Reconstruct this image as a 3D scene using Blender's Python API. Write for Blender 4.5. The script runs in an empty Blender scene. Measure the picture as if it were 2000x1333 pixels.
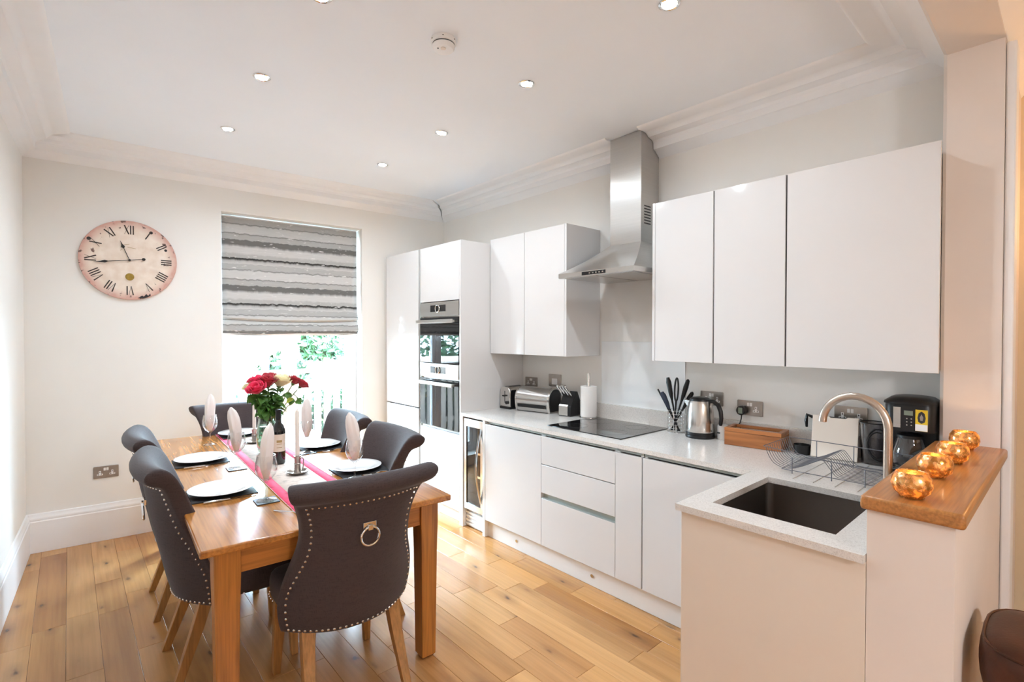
import bpy, bmesh, math, random
from math import sin, cos, pi, radians, sqrt, atan2
from mathutils import Vector, Matrix
random.seed(7)
S = bpy.context.scene
C = S.collection

# ------------------------------------------------------------------ camera, world, sun, exposure
cam_data = bpy.data.cameras.new('camera')
cam_data.lens = 17.633
cam_data.sensor_width = 36
cam_data.clip_start = 0.02
cam = bpy.data.objects.new('camera', cam_data)
C.objects.link(cam)
cam.location = (0, 0, 1.53)
cam.rotation_euler = (pi / 2 - 0.0132, -0.0008, -0.7242)
S.camera = cam

w = bpy.data.worlds.new('daylight')
S.world = w
w.use_nodes = True
bg = w.node_tree.nodes['Background']
bg.inputs[0].default_value = (0.58, 0.81, 1.0, 1)
bg.inputs[1].default_value = 40.0

sun_data = bpy.data.lights.new('sun', 'SUN')
sun_data.energy = 8.0
sun_data.angle = radians(2)
sun_data.color = (1, 0.96, 0.9)
sun = bpy.data.objects.new('sun', sun_data)
C.objects.link(sun)
sun.rotation_euler = (radians(42), 0, radians(-25))

def portal(loc, rot, sx, sy):
    d = bpy.data.lights.new('window_portal', 'AREA')
    d.shape = 'RECTANGLE'; d.size = sx; d.size_y = sy
    d.cycles.is_portal = True
    o = bpy.data.objects.new('window_portal', d); C.objects.link(o)
    o.location = loc; o.rotation_euler = rot
portal((1.55, 4.98, 0.86), (radians(-90), 0, radians(-5.5)), 1.2, 1.5)


S.view_settings.view_transform = 'Standard'
S.view_settings.look = 'None'
S.view_settings.gamma = 1
S.view_settings.use_curve_mapping = False
S.view_settings.exposure = 1.6
S.cycles.max_bounces = 10
S.cycles.diffuse_bounces = 5
S.cycles.transparent_max_bounces = 12
S.cycles.caustics_reflective = False
S.cycles.caustics_refractive = False
S.cycles.sample_clamp_indirect = 6
S.cycles.use_denoising = True
DOWNLIGHT_W = 12.2
FILL_PENDANT_W = 35.0  # strength of the added fill lamp behind the camera

# ------------------------------------------------------------------ helpers: materials
def lin(c):
    return tuple(((v / 255) / 12.92 if v / 255 <= 0.04045 else ((v / 255 + 0.055) / 1.055) ** 2.4) for v in c) + (1,)

class NT:
    def __init__(s, name):
        s.m = bpy.data.materials.new(name); s.m.use_nodes = True
        s.t = s.m.node_tree; s.b = s.t.nodes['Principled BSDF']; s.out = s.t.nodes['Material Output']
    def n(s, typ, **kw):
        nd = s.t.nodes.new(typ)
        for k, v in kw.items():
            if k.startswith('i_'):
                nd.inputs[k[2:].replace('_', ' ')].default_value = v
            else:
                setattr(nd, k, v)
        return nd
    def l(s, a, b): s.t.links.new(a, b)
    def coords(s, scale=(1, 1, 1), kind='Object', offset_random=False):
        tc = s.n('ShaderNodeTexCoord'); mp = s.n('ShaderNodeMapping')
        mp.inputs['Scale'].default_value = scale
        s.l(tc.outputs[kind], mp.inputs['Vector'])
        if offset_random:
            oi = s.n('ShaderNodeObjectInfo'); mu = s.n('ShaderNodeMath', operation='MULTIPLY'); mu.inputs[1].default_value = 37.0
            s.l(oi.outputs['Random'], mu.inputs[0]); s.l(mu.outputs[0], mp.inputs['Location'])
        return mp.outputs['Vector']
    def ramp(s, fac, stops, interp='LINEAR'):
        r = s.n('ShaderNodeValToRGB'); r.color_ramp.interpolation = interp
        e = r.color_ramp.elements
        while len(e) < len(stops): e.new(0.5)
        for el, (p, c) in zip(e, stops):
            el.position = p; el.color = c if len(c) == 4 else tuple(c) + (1,)
        s.l(fac, r.inputs[0]); return r.outputs[0]
    def mix(s, fac, a, b, mode='MIX'):
        m = s.n('ShaderNodeMix', data_type='RGBA', blend_type=mode)
        for sock, v in ((m.inputs[0], fac), (m.inputs[6], a), (m.inputs[7], b)):
            if hasattr(v, 'is_linked'): s.l(v, sock)
            else: sock.default_value = v
        return m.outputs[2]
    def bump(s, h, strength=0.2, dist=0.002):
        b = s.n('ShaderNodeBump'); b.inputs['Strength'].default_value = strength; b.inputs['Distance'].default_value = dist
        s.l(h, b.inputs['Height']); s.l(b.outputs[0], s.b.inputs['Normal'])

def plain(name, rgb, rough=0.5, metal=0.0, noise=0.03, nscale=8.0, bump=0.0, bscale=60.0, coat=0.0, sheen=0.0, spec=0.5, trans=0.0, ior=1.45, emit=0.0, ecol=None):
    t = NT(name); b = t.b
    c = lin(rgb)
    nz = t.n('ShaderNodeTexNoise', i_Scale=nscale, i_Detail=4.0)
    t.l(t.coords(), nz.inputs['Vector'])
    lo = tuple(max(0, v * (1 - noise)) for v in c[:3]) + (1,); hi = tuple(min(1, v * (1 + noise)) for v in c[:3]) + (1,)
    t.l(t.ramp(nz.outputs[0], [(0.3, lo), (0.7, hi)]), b.inputs['Base Color'])
    b.inputs['Roughness'].default_value = rough; b.inputs['Metallic'].default_value = metal
    b.inputs['Coat Weight'].default_value = coat; b.inputs['Coat Roughness'].default_value = 0.05
    b.inputs['Sheen Weight'].default_value = sheen
    b.inputs['Specular IOR Level'].default_value = spec
    b.inputs['Transmission Weight'].default_value = trans; b.inputs['IOR'].default_value = ior
    if emit:
        b.inputs['Emission Color'].default_value = lin(ecol or rgb); b.inputs['Emission Strength'].default_value = emit
    if bump:
        n2 = t.n('ShaderNodeTexNoise', i_Scale=bscale, i_Detail=3.0)
        t.l(t.coords(), n2.inputs['Vector']); t.bump(n2.outputs[0], bump, 0.002)
    return t.m

def brushed(name, rgb, rough=0.28, scale=(4, 4, 220), aniso=0.0):
    t = NT(name); b = t.b
    nz = t.n('ShaderNodeTexNoise', i_Scale=1.0, i_Detail=5.0); t.l(t.coords(scale), nz.inputs['Vector'])
    c = lin(rgb)
    t.l(t.ramp(nz.outputs[0], [(0.25, tuple(v * 0.95 for v in c[:3])), (0.75, tuple(min(1, v * 1.03) for v in c[:3]))]), b.inputs['Base Color'])
    r = t.n('ShaderNodeMapRange'); r.inputs['To Min'].default_value = rough * 0.96; r.inputs['To Max'].default_value = rough * 1.04
    t.l(nz.outputs[0], r.inputs[0]); t.l(r.outputs[0], b.inputs['Roughness'])
    b.inputs['Metallic'].default_value = 1.0
    if aniso:
        tg = t.n('ShaderNodeTangent', direction_type='RADIAL', axis='Z'); t.l(tg.outputs[0], b.inputs['Tangent']); b.inputs['Anisotropic'].default_value = aniso
    return t.m

def wood(name, base, dark, rough=0.35, axis='Y', scale=1.0, knots=0.0, obj_tint=False, coat=0.0, grain=1.0):
    t = NT(name); b = t.b
    st = {'X': (1.2, 14, 14), 'Y': (14, 1.2, 14), 'Z': (14, 14, 1.2)}[axis]
    v = t.coords(tuple(k * scale for k in st), offset_random=True)
    n1 = t.n('ShaderNodeTexNoise', i_Scale=1.0, i_Detail=6.0, i_Distortion=1.2); t.l(v, n1.inputs['Vector'])
    v2 = t.coords(tuple(k * scale * (9 if k > 5 else 3) for k in st), offset_random=True)
    n2 = t.n('ShaderNodeTexNoise', i_Scale=1.0, i_Detail=3.0); t.l(v2, n2.inputs['Vector'])
    col = t.ramp(n1.outputs[0], [(0.25, lin(dark)), (0.5, lin(base)), (0.8, tuple(min(1, k * 1.13) for k in lin(base)[:3]))])
    f = t.ramp(n2.outputs[0], [(0.35, (1 - 0.28 * grain,) * 3), (0.6, (1, 1, 1))])
    col = t.mix(1.0, col, f, 'MULTIPLY')
    if knots:
        v3 = t.coords((5.5, 2.2, 5.5) if axis == 'Y' else (2.2, 5.5, 5.5), offset_random=True)
        nv = t.n('ShaderNodeTexNoise', i_Scale=4.0, i_Detail=3.0); t.l(v3, nv.inputs['Vector'])
        va = t.n('ShaderNodeVectorMath', operation='MULTIPLY_ADD'); t.l(nv.outputs['Color'], va.inputs[0]); va.inputs[1].default_value = (0.22, 0.22, 0); t.l(v3, va.inputs[2])
        vo = t.n('ShaderNodeTexVoronoi', i_Scale=1.0, voronoi_dimensions='2D'); t.l(va.outputs[0], vo.inputs['Vector'])
        k = t.ramp(vo.outputs['Distance'], [(0.02, (1, 1, 1)), (0.05, (0.5, 0.5, 0.5)), (0.09, (0.24, 0.24, 0.24)), (0.26, (0, 0, 0))])
        km = t.n('ShaderNodeMath', operation='MULTIPLY'); t.l(k, km.inputs[0])
        g = t.ramp(vo.outputs['Color'], [(0.42, (0.12, 0.12, 0.12)), (0.66, (1, 1, 1))]); t.l(g, km.inputs[1])
        km2 = t.n('ShaderNodeMath', operation='MULTIPLY'); t.l(km.outputs[0], km2.inputs[0]); km2.inputs[1].default_value = knots
        col = t.mix(km2.outputs[0], col, lin((62, 44, 34)))
    if obj_tint:
        oi = t.n('ShaderNodeObjectInfo'); col = t.mix(1.0, col, oi.outputs['Color'], 'MULTIPLY')
    t.l(col, b.inputs['Base Color'])
    b.inputs['Roughness'].default_value = rough; b.inputs['Coat Weight'].default_value = coat; b.inputs['Coat Roughness'].default_value = 0.12
    t.bump(n2.outputs[0], 0.12, 0.001)
    return t.m

def fabric(name, rgb, rough=0.9, sheen=0.25):
    t = NT(name); b = t.b
    c = lin(rgb)
    n1 = t.n('ShaderNodeTexNoise', i_Scale=1.0, i_Detail=2.0); t.l(t.coords((30, 30, 420)), n1.inputs['Vector'])
    n2 = t.n('ShaderNodeTexNoise', i_Scale=1.0, i_Detail=2.0); t.l(t.coords((420, 420, 30)), n2.inputs['Vector'])
    m = t.n('ShaderNodeMath', operation='ADD'); t.l(n1.outputs[0], m.inputs[0]); t.l(n2.outputs[0], m.inputs[1])
    t.l(t.ramp(m.outputs[0], [(0.7, tuple(v * 0.72 for v in c[:3])), (1.0, tuple(min(1, v * 1.25) for v in c[:3]))]), b.inputs['Base Color'])
    b.inputs['Roughness'].default_value = rough; b.inputs['Sheen Weight'].default_value = sheen
    b.inputs['Sheen Roughness'].default_value = 0.4
    t.bump(m.outputs[0], 0.25, 0.0012)
    return t.m

def thin_glass(name, tint=(1, 1, 1), refl=0.08, rough=0.0, frost=0.0):
    t = NT(name)
    tr = t.n('ShaderNodeBsdfTransparent'); tr.inputs[0].default_value = tuple(tint) + (1,)
    gl = t.n('ShaderNodeBsdfGlossy'); gl.inputs['Roughness'].default_value = rough
    lw = t.n('ShaderNodeLayerWeight'); lw.inputs['Blend'].default_value = 0.5
    pw = t.n('ShaderNodeMath', operation='POWER'); t.l(lw.outputs['Facing'], pw.inputs[0]); pw.inputs[1].default_value = 2.3
    fr = t.n('ShaderNodeMath', operation='MULTIPLY_ADD'); t.l(pw.outputs[0], fr.inputs[0]); fr.inputs[1].default_value = 0.85; fr.inputs[2].default_value = 0.075
    nz = t.n('ShaderNodeTexNoise', i_Scale=3.0); t.l(t.coords(), nz.inputs['Vector'])
    r = t.n('ShaderNodeMapRange'); r.inputs['To Min'].default_value = 0.0; r.inputs['To Max'].default_value = 0.01
    t.l(nz.outputs[0], r.inputs[0])
    ad = t.n('ShaderNodeMath', operation='ADD'); t.l(fr.outputs[0], ad.inputs[0]); t.l(r.outputs[0], ad.inputs[1])
    mx = t.n('ShaderNodeMixShader'); t.l(ad.outputs[0], mx.inputs[0]); t.l(tr.outputs[0], mx.inputs[1]); t.l(gl.outputs[0], mx.inputs[2])
    t.l(mx.outputs[0], t.out.inputs['Surface'])
    return t.m

def emitter(name, rgb, strength):
    t = NT(name)
    e = t.n('ShaderNodeEmission'); e.inputs[0].default_value = lin(rgb); e.inputs[1].default_value = strength
    t.l(e.outputs[0], t.out.inputs['Surface'])
    return t.m

M = {}
M['wall'] = plain('wall_paint', (237, 234, 229), 0.85, noise=0.015, nscale=2.5, bump=0.05, bscale=140)
M['ceiling'] = plain('ceiling_paint', (242, 246, 251), 0.9, noise=0.01, nscale=2)
M['trim'] = plain('trim_paint', (241, 240, 240), 0.5, noise=0.012, nscale=6)
M['lounge'] = plain('lounge_paint', (226, 205, 172), 0.85, noise=0.02, nscale=3)
M['pier'] = plain('pier_paint', (230, 219, 210), 0.8, noise=0.025, nscale=3, bump=0.06, bscale=90)
M['gloss'] = plain('gloss_white_lacquer', (221, 218, 216), 0.09, noise=0.006, nscale=3, coat=0.3)
M['satin_white'] = plain('satin_white_board', (233, 229, 225), 0.35, noise=0.01)
M['cream_panel'] = plain('matt_cream_panel', (230, 218, 204), 0.5, noise=0.01)
M['channel'] = plain('aluminium_channel', (176, 182, 176), 0.4, 0.3, noise=0.02)
M['dark_gap'] = plain('dark_gap', (70, 70, 70), 0.6)
M['steel'] = brushed('brushed_steel', (205, 203, 200), 0.27)
M['steel_h'] = brushed('brushed_steel_long', (205, 203, 200), 0.3, (4, 4, 220), 0.85)
M['steel_v'] = brushed('brushed_steel_upright', (212, 209, 205), 0.22, (160, 160, 3))
M['steel_dark'] = brushed('brushed_sink_steel', (150, 143, 138), 0.32, (200, 4, 4))
M['nickel'] = brushed('brushed_nickel', (196, 184, 172), 0.3, (300, 300, 6))
M['chrome'] = plain('chrome', (225, 225, 225), 0.08, 1.0, noise=0.01)
M['pewter'] = plain('pewter', (170, 162, 154), 0.3, 1.0, noise=0.08, nscale=20, bump=0.1)
M['wire'] = plain('grey_coated_wire', (120, 121, 128), 0.4, 0.6, noise=0.05)
M['black'] = plain('black_plastic', (26, 25, 26), 0.35, noise=0.1)
M['black_gloss'] = plain('black_ceramic_glass', (14, 14, 16), 0.03, noise=0.05, coat=0.5)
M['oven_glass'] = plain('oven_glass', (30, 31, 33), 0.02, noise=0.05, coat=0.0, spec=0.6)
M['display'] = plain('dark_display', (30, 28, 30), 0.15, noise=0.1)
M['white_plastic'] = plain('white_plastic', (240, 238, 236), 0.35, noise=0.01)
M['china'] = plain('white_china', (240, 237, 234), 0.08, noise=0.006, coat=0.4)
M['slate'] = plain('black_slate', (40, 40, 43), 0.55, noise=0.25, nscale=30, bump=0.35, bscale=70)
M['slate_grey'] = plain('grey_slate', (88, 92, 98), 0.5, noise=0.25, nscale=30, bump=0.35, bscale=70)
M['candle'] = plain('ivory_wax', (240, 232, 222), 0.45, noise=0.01, spec=0.4)
M['napkin'] = plain('white_cotton', (240, 232, 227), 0.95, noise=0.02, bump=0.15, bscale=120)
M['runner'] = fabric('oatmeal_linen', (214, 200, 190), 0.95, 0.1)
M['runner_pink'] = fabric('pink_border_cloth', (222, 72, 108), 0.9, 0.1)
M['chair'] = fabric('charcoal_linen', (60, 49, 49), 0.85, 0.12)
M['nail'] = plain('pewter_nailheads', (205, 198, 190), 0.25, 1.0, noise=0.05)
M['oak_leg'] = wood('golden_oak_leg', (176, 126, 70), (150, 102, 54), 0.4, 'Z', 1.0)
M['table'] = wood('honey_oak_table', (192, 126, 60), (150, 90, 38), 0.2, 'Y', 0.8, coat=0.35)
M['table_x'] = wood('honey_oak_rail', (186, 120, 56), (140, 82, 34), 0.3, 'X', 0.8)
M['table_z'] = wood('honey_oak_leg', (184, 120, 54), (142, 84, 34), 0.3, 'Z', 0.8)
M['plank'] = wood('oak_plank', (194, 142, 88), (172, 120, 70), 0.24, 'Y', 0.55, knots=0.85, obj_tint=True, coat=0.15, grain=0.4)
M['subfloor'] = plain('dark_subfloor', (86, 62, 44), 0.7)
M['ledge'] = wood('oiled_oak_ledge', (184, 124, 66), (150, 92, 42), 0.3, 'X', 1.0, coat=0.1)
M['box_wood'] = wood('acacia_box', (178, 112, 62), (134, 78, 40), 0.35, 'Y', 0.6)
M['thin_glass'] = thin_glass('window_glass')
M['clear'] = plain('clear_glass', (255, 255, 255), 0.0, noise=0.0, trans=1.0, ior=1.45)
M['smoke_glass'] = thin_glass('smoked_plastic', (0.78, 0.78, 0.8))
M['vase_glass'] = thin_glass('vase_glass', (0.86, 0.92, 0.88))
M['water'] = thin_glass('green_water', (0.55, 0.72, 0.55))
M['bottle'] = plain('dark_bottle_glass', (24, 22, 22), 0.06, noise=0.05, coat=0.5)
M['label'] = plain('bottle_label', (228, 214, 196), 0.6, noise=0.03)
M['gilt'] = plain('gilt_print', (170, 140, 90), 0.5)
M['rose_red'] = plain('red_petals', (172, 18, 40), 0.6, noise=0.2, nscale=30, sheen=0.2)
M['rose_pink'] = plain('magenta_petals', (222, 26, 76), 0.6, noise=0.15, nscale=30, sheen=0.2)
M['rose_cream'] = plain('cream_petals', (238, 222, 176), 0.6, noise=0.08, nscale=30, sheen=0.2)
M['leaf'] = plain('rose_leaf', (70, 112, 42), 0.5, noise=0.35, nscale=25)
M['leaf_yellow'] = plain('pale_rose_leaf', (166, 178, 60), 0.5, noise=0.3, nscale=40)
M['stem'] = plain('rose_stem', (84, 112, 52), 0.55, noise=0.2)
M['leather'] = plain('brown_leather', (74, 38, 20), 0.42, noise=0.35, nscale=14, bump=0.25, bscale=130)
M['sticker'] = plain('yellow_sticker', (232, 196, 50), 0.5, noise=0.03)
M['lcd'] = plain('lcd_grey', (126, 136, 122), 0.25, noise=0.05)
M['board'] = plain('ivory_chopping_board', (236, 226, 214), 0.45, noise=0.01)
M['paper'] = plain('paper_towel', (244, 240, 236), 0.95, noise=0.01, bump=0.2, bscale=90)
M['lamp'] = emitter('lamp_glow', (255, 244, 226), 30)
M['garden_stone'] = plain('patio_stone', (96, 92, 88), 0.9, noise=0.06, nscale=4)
M['fence'] = wood('weathered_fence', (104, 94, 85), (74, 66, 60), 0.8, 'Z', 1.0)
M['hedge'] = plain('hedge_leaf', (36, 70, 40), 0.7, noise=0.4, nscale=9)
M['garden_wall'] = plain('rendered_garden_wall', (220, 205, 192), 0.9, noise=0.08, nscale=5)
M['bluepost'] = plain('blue_grey_post', (44, 54, 72), 0.6, noise=0.1)

def worktop_mat():
    t = NT('speckled_quartz'); b = t.b
    vo = t.n('ShaderNodeTexVoronoi', i_Scale=520.0); t.l(t.coords(), vo.inputs['Vector'])
    nz = t.n('ShaderNodeTexNoise', i_Scale=150.0, i_Detail=3.0); t.l(t.coords(), nz.inputs['Vector'])
    c = t.ramp(vo.outputs['Color'], [(0.12, lin((200, 193, 188))), (0.3, lin((223, 217, 211))), (0.8, lin((229, 224, 218)))])
    g = t.ramp(nz.outputs[0], [(0.3, (0.88, 0.87, 0.86)), (0.5, (1, 1, 1))])
    t.l(t.mix(1.0, c, g, 'MULTIPLY'), b.inputs['Base Color'])
    b.inputs['Roughness'].default_value = 0.16
    return t.m
M['quartz'] = worktop_mat()

def splash_mat():
    t = NT('glass_splashback'); b = t.b
    nz = t.n('ShaderNodeTexNoise', i_Scale=2.0); t.l(t.coords(), nz.inputs['Vector'])
    t.l(t.ramp(nz.outputs[0], [(0.3, lin((238, 240, 240))), (0.7, lin((242, 243, 243)))]), b.inputs['Base Color'])
    b.inputs['Roughness'].default_value = 0.04; b.inputs['Coat Weight'].default_value = 0.4
    return t.m
M['splash'] = splash_mat()

def blind_mat():
    # woven stripes that repeat every 0.39 m down the cloth
    t = NT('striped_blind_cloth'); b = t.b
    tc = t.n('ShaderNodeTexCoord'); sx = t.n('ShaderNodeSeparateXYZ'); t.l(tc.outputs['Object'], sx.inputs[0])
    wob = t.n('ShaderNodeTexNoise', i_Scale=1.0, i_Detail=3.0); t.l(t.coords((22, 1, 6)), wob.inputs['Vector'])
    wm = t.n('ShaderNodeMath', operation='MULTIPLY_ADD'); t.l(wob.outputs[0], wm.inputs[0]); wm.inputs[1].default_value = 0.03
    t.l(sx.outputs['Z'], wm.inputs[2])
    ad = t.n('ShaderNodeMath', operation='ADD'); t.l(wm.outputs[0], ad.inputs[0]); ad.inputs[1].default_value = 7.8 - 0.015
    dv = t.n('ShaderNodeMath', operation='DIVIDE'); t.l(ad.outputs[0], dv.inputs[0]); dv.inputs[1].default_value = 0.39
    fr = t.n('ShaderNodeMath', operation='FRACT'); t.l(dv.outputs[0], fr.inputs[0])
    L = lambda v: lin((v, v - 2, v - 5))
    lg, mg, dk, bk = L(204), L(180), L(112), L(58)
    # fraction 1 = top of repeat (cloth z 0), falling downwards
    stops = [(0.0, lg), (0.06, mg), (0.10, bk), (0.125, bk), (0.135, mg), (0.20, mg), (0.24, lg), (0.36, lg), (0.42, dk),
             (0.52, dk), (0.535, mg), (0.63, mg), (0.66, L(130)), (0.675, lg), (0.84, lg), (0.87, L(128)), (0.885, mg), (1.0, mg)]
    c = t.ramp(fr.outputs[0], stops)
    # white slub flecks
    fl = t.n('ShaderNodeTexNoise', i_Scale=1.0, i_Detail=2.0); t.l(t.coords((14, 1, 60)), fl.inputs['Vector'])
    fm = t.ramp(fl.outputs[0], [(0.64, (0, 0, 0)), (0.7, (1, 1, 1))])
    c = t.mix(fm, c, L(224))
    st = t.n('ShaderNodeTexNoise', i_Scale=1.0, i_Detail=2.0); t.l(t.coords((6, 1, 260)), st.inputs['Vector'])
    c = t.mix(1.0, c, t.ramp(st.outputs[0], [(0.3, (0.88, 0.88, 0.88)), (0.65, (1, 1, 1))]), 'MULTIPLY')
    t.l(c, b.inputs['Base Color']); b.inputs['Roughness'].default_value = 0.9
    return t.m
M['blind'] = blind_mat()

def clock_mat():
    t = NT('aged_clock_face'); b = t.b
    tc = t.n('ShaderNodeTexCoord')
    ln = t.n('ShaderNodeVectorMath', operation='LENGTH')
    sx = t.n('ShaderNodeSeparateXYZ'); t.l(tc.outputs['Object'], sx.inputs[0])
    cb = t.n('ShaderNodeCombineXYZ'); t.l(sx.outputs['X'], cb.inputs['X']); t.l(sx.outputs['Z'], cb.inputs['Z']); t.l(cb.outputs[0], ln.inputs[0])
    nz = t.n('ShaderNodeTexNoise', i_Scale=16.0, i_Detail=5.0); t.l(tc.outputs['Object'], nz.inputs['Vector'])
    base = t.ramp(nz.outputs[0], [(0.3, lin((226, 205, 186))), (0.7, lin((240, 226, 212)))])
    m = t.n('ShaderNodeMath', operation='MULTIPLY_ADD'); t.l(nz.outputs[0], m.inputs[0]); m.inputs[1].default_value = 0.07; t.l(ln.outputs['Value'], m.inputs[2])
    edge = t.ramp(m.outputs[0], [(0.265, (0, 0, 0)), (0.30, (0.5, 0.5, 0.5)), (0.325, (1, 1, 1))])
    c = t.mix(edge, base, lin((206, 160, 146)))
    n2 = t.n('ShaderNodeTexNoise', i_Scale=26.0, i_Detail=4.0); t.l(tc.outputs['Object'], n2.inputs['Vector'])
    a2 = t.n('ShaderNodeMath', operation='MULTIPLY_ADD'); t.l(ln.outputs['Value'], a2.inputs[0]); a2.inputs[1].default_value = 0.9; t.l(n2.outputs[0], a2.inputs[2])
    sp = t.ramp(a2.outputs[0], [(0.86, (0, 0, 0)), (0.9, (1, 1, 1))])
    c = t.mix(sp, c, lin((120, 92, 84)))
    t.l(c, b.inputs['Base Color']); b.inputs['Roughness'].default_value = 0.6
    return t.m
M['clock'] = clock_mat()
M['ink'] = plain('clock_ink', (62, 52, 48), 0.7, noise=0.2, nscale=60)
M['brass'] = plain('aged_brass_print', (150, 122, 50), 0.4, 0.4, noise=0.2, nscale=60)
M['chip'] = plain('chipped_paint', (58, 54, 54), 0.8, noise=0.2)

def mercury_mat():
    t = NT('gold_mercury_glass'); b = t.b
    vo = t.n('ShaderNodeTexVoronoi', i_Scale=140.0); t.l(t.coords(), vo.inputs['Vector'])
    nz = t.n('ShaderNodeTexNoise', i_Scale=60.0, i_Detail=4.0); t.l(t.coords(), nz.inputs['Vector'])
    c = t.ramp(nz.outputs[0], [(0.35, lin((186, 128, 62))), (0.5, lin((232, 188, 128))), (0.66, lin((250, 236, 212)))])
    t.l(c, b.inputs['Base Color'])
    b.inputs['Metallic'].default_value = 0.9; b.inputs['Roughness'].default_value = 0.2
    t.bump(vo.outputs['Distance'], 0.12, 0.002)
    gl = t.n('ShaderNodeBsdfTranslucent'); gl.inputs[0].default_value = lin((255, 206, 130))
    f = t.ramp(nz.outputs[0], [(0.5, (0.12,) * 3), (0.6, (0.65,) * 3)])
    mx = t.n('ShaderNodeMixShader'); t.l(f, mx.inputs[0]); t.l(b.outputs[0], mx.inputs[1]); t.l(gl.outputs[0], mx.inputs[2])
    t.l(mx.outputs[0], t.out.inputs['Surface'])
    return t.m
M['mercury'] = mercury_mat()
M['flame'] = emitter('tealight_glow', (255, 170, 70), 40)

# ------------------------------------------------------------------ helpers: geometry
class MB:
    def __init__(s): s.v = []; s.f = []
    def add(s, vs, fs):
        o = len(s.v); s.v += [tuple(p) for p in vs]; s.f += [tuple(i + o for i in f) for f in fs]; return s
    def box(s, x0, x1, y0, y1, z0, z1):
        return s.add([(x0, y0, z0), (x1, y0, z0), (x1, y1, z0), (x0, y1, z0), (x0, y0, z1), (x1, y0, z1), (x1, y1, z1), (x0, y1, z1)],
                     [(3, 2, 1, 0), (4, 5, 6, 7), (0, 1, 5, 4), (1, 2, 6, 5), (2, 3, 7, 6), (3, 0, 4, 7)])
    def cbox(s, c, d, rz=0):
        k = len(s.v); s.box(-d[0] / 2, d[0] / 2, -d[1] / 2, d[1] / 2, -d[2] / 2, d[2] / 2)
        for i in range(k, len(s.v)):
            x, y, z = s.v[i]; s.v[i] = (c[0] + x * cos(rz) - y * sin(rz), c[1] + x * sin(rz) + y * cos(rz), c[2] + z)
        return s
    def lathe(s, prof, n=24, c=(0, 0, 0), closed=False):
        vs = []; fs = []
        for r, z in prof:
            for i in range(n):
                a = 2 * pi * i / n; vs.append((c[0] + r * cos(a), c[1] + r * sin(a), c[2] + z))
        m = len(prof)
        for j in range(m if closed else m - 1):
            for i in range(n):
                a, b2 = j * n + i, j * n + (i + 1) % n
                c2, d = ((j + 1) % m) * n + (i + 1) % n, ((j + 1) % m) * n + i
                fs.append((a, b2, c2, d))
        if not closed:
            if prof[0][0] > 1e-6: fs.append(tuple(range(n - 1, -1, -1)))
            if prof[-1][0] > 1e-6: fs.append(tuple((m - 1) * n + i for i in range(n)))
        return s.add(vs, fs)
    def tube(s, pts, r, n=8, closed=False, phase=0.0, up=None):
        pts = [Vector(p) for p in pts]; m = len(pts)
        rs = r if isinstance(r, (list, tuple)) else [r] * m
        vs = []; fs = []; prev = None
        for i, p in enumerate(pts):
            if closed: t = pts[(i + 1) % m] - pts[i - 1]
            else: t = pts[min(i + 1, m - 1)] - pts[max(i - 1, 0)]
            t.normalize()
            if prev is None:
                a = Vector(up) if up else (Vector((0, 0, 1)) if abs(t.z) < 0.9 else Vector((1, 0, 0)))
                u = (a - t * a.dot(t)).normalized()
            else:
                u = (prev - t * prev.dot(t)).normalized()
            prev = u; vv = t.cross(u)
            for k in range(n):
                a = 2 * pi * k / n + phase
                vs.append(p + (u * cos(a) + vv * sin(a)) * rs[i])
        for i in range(m if closed else m - 1):
            for k in range(n):
                fs.append((i * n + k, i * n + (k + 1) % n, ((i + 1) % m) * n + (k + 1) % n, ((i + 1) % m) * n + k))
        if not closed:
            fs.append(tuple(range(n - 1, -1, -1))); fs.append(tuple((m - 1) * n + k for k in range(n)))
        return s.add(vs, fs)
    def prism(s, poly, fn, h0, h1):
        # poly: list of 2-D points; fn(a, b, h) -> 3-D
        n = len(poly)
        vs = [fn(a, b2, h0) for a, b2 in poly] + [fn(a, b2, h1) for a, b2 in poly]
        fs = [tuple(range(n - 1, -1, -1)), tuple(range(n, 2 * n))] + [(i, (i + 1) % n, n + (i + 1) % n, n + i) for i in range(n)]
        return s.add(vs, fs)
    def loft(s, rings, cap=True):
        n = len(rings[0]); vs = [p for r in rings for p in r]; fs = []
        for j in range(len(rings) - 1):
            for i in range(n):
                fs.append((j * n + i, j * n + (i + 1) % n, (j + 1) * n + (i + 1) % n, (j + 1) * n + i))
        if cap:
            fs.append(tuple(range(n - 1, -1, -1))); fs.append(tuple((len(rings) - 1) * n + i for i in range(n)))
        return s.add(vs, fs)
    def blob(s, c, r, n=8, m=5, sq=(1, 1, 1)):
        vs = [(c[0], c[1], c[2] - r * sq[2])]; fs = []
        for j in range(1, m):
            t = pi * j / m - pi / 2
            for i in range(n):
                a = 2 * pi * i / n; vs.append((c[0] + r * sq[0] * cos(t) * cos(a), c[1] + r * sq[1] * cos(t) * sin(a), c[2] + r * sq[2] * sin(t)))
        vs.append((c[0], c[1], c[2] + r * sq[2])); e = len(vs) - 1
        for i in range(n):
            fs.append((0, 1 + (i + 1) % n, 1 + i)); fs.append((e, 1 + (m - 2) * n + i, 1 + (m - 2) * n + (i + 1) % n))
        for j in range(m - 2):
            for i in range(n):
                fs.append((1 + j * n + i, 1 + j * n + (i + 1) % n, 1 + (j + 1) * n + (i + 1) % n, 1 + (j + 1) * n + i))
        return s.add(vs, fs)
    def xf(s, fn, k=0):
        for i in range(k, len(s.v)): s.v[i] = tuple(fn(*s.v[i]))
        return s

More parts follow.
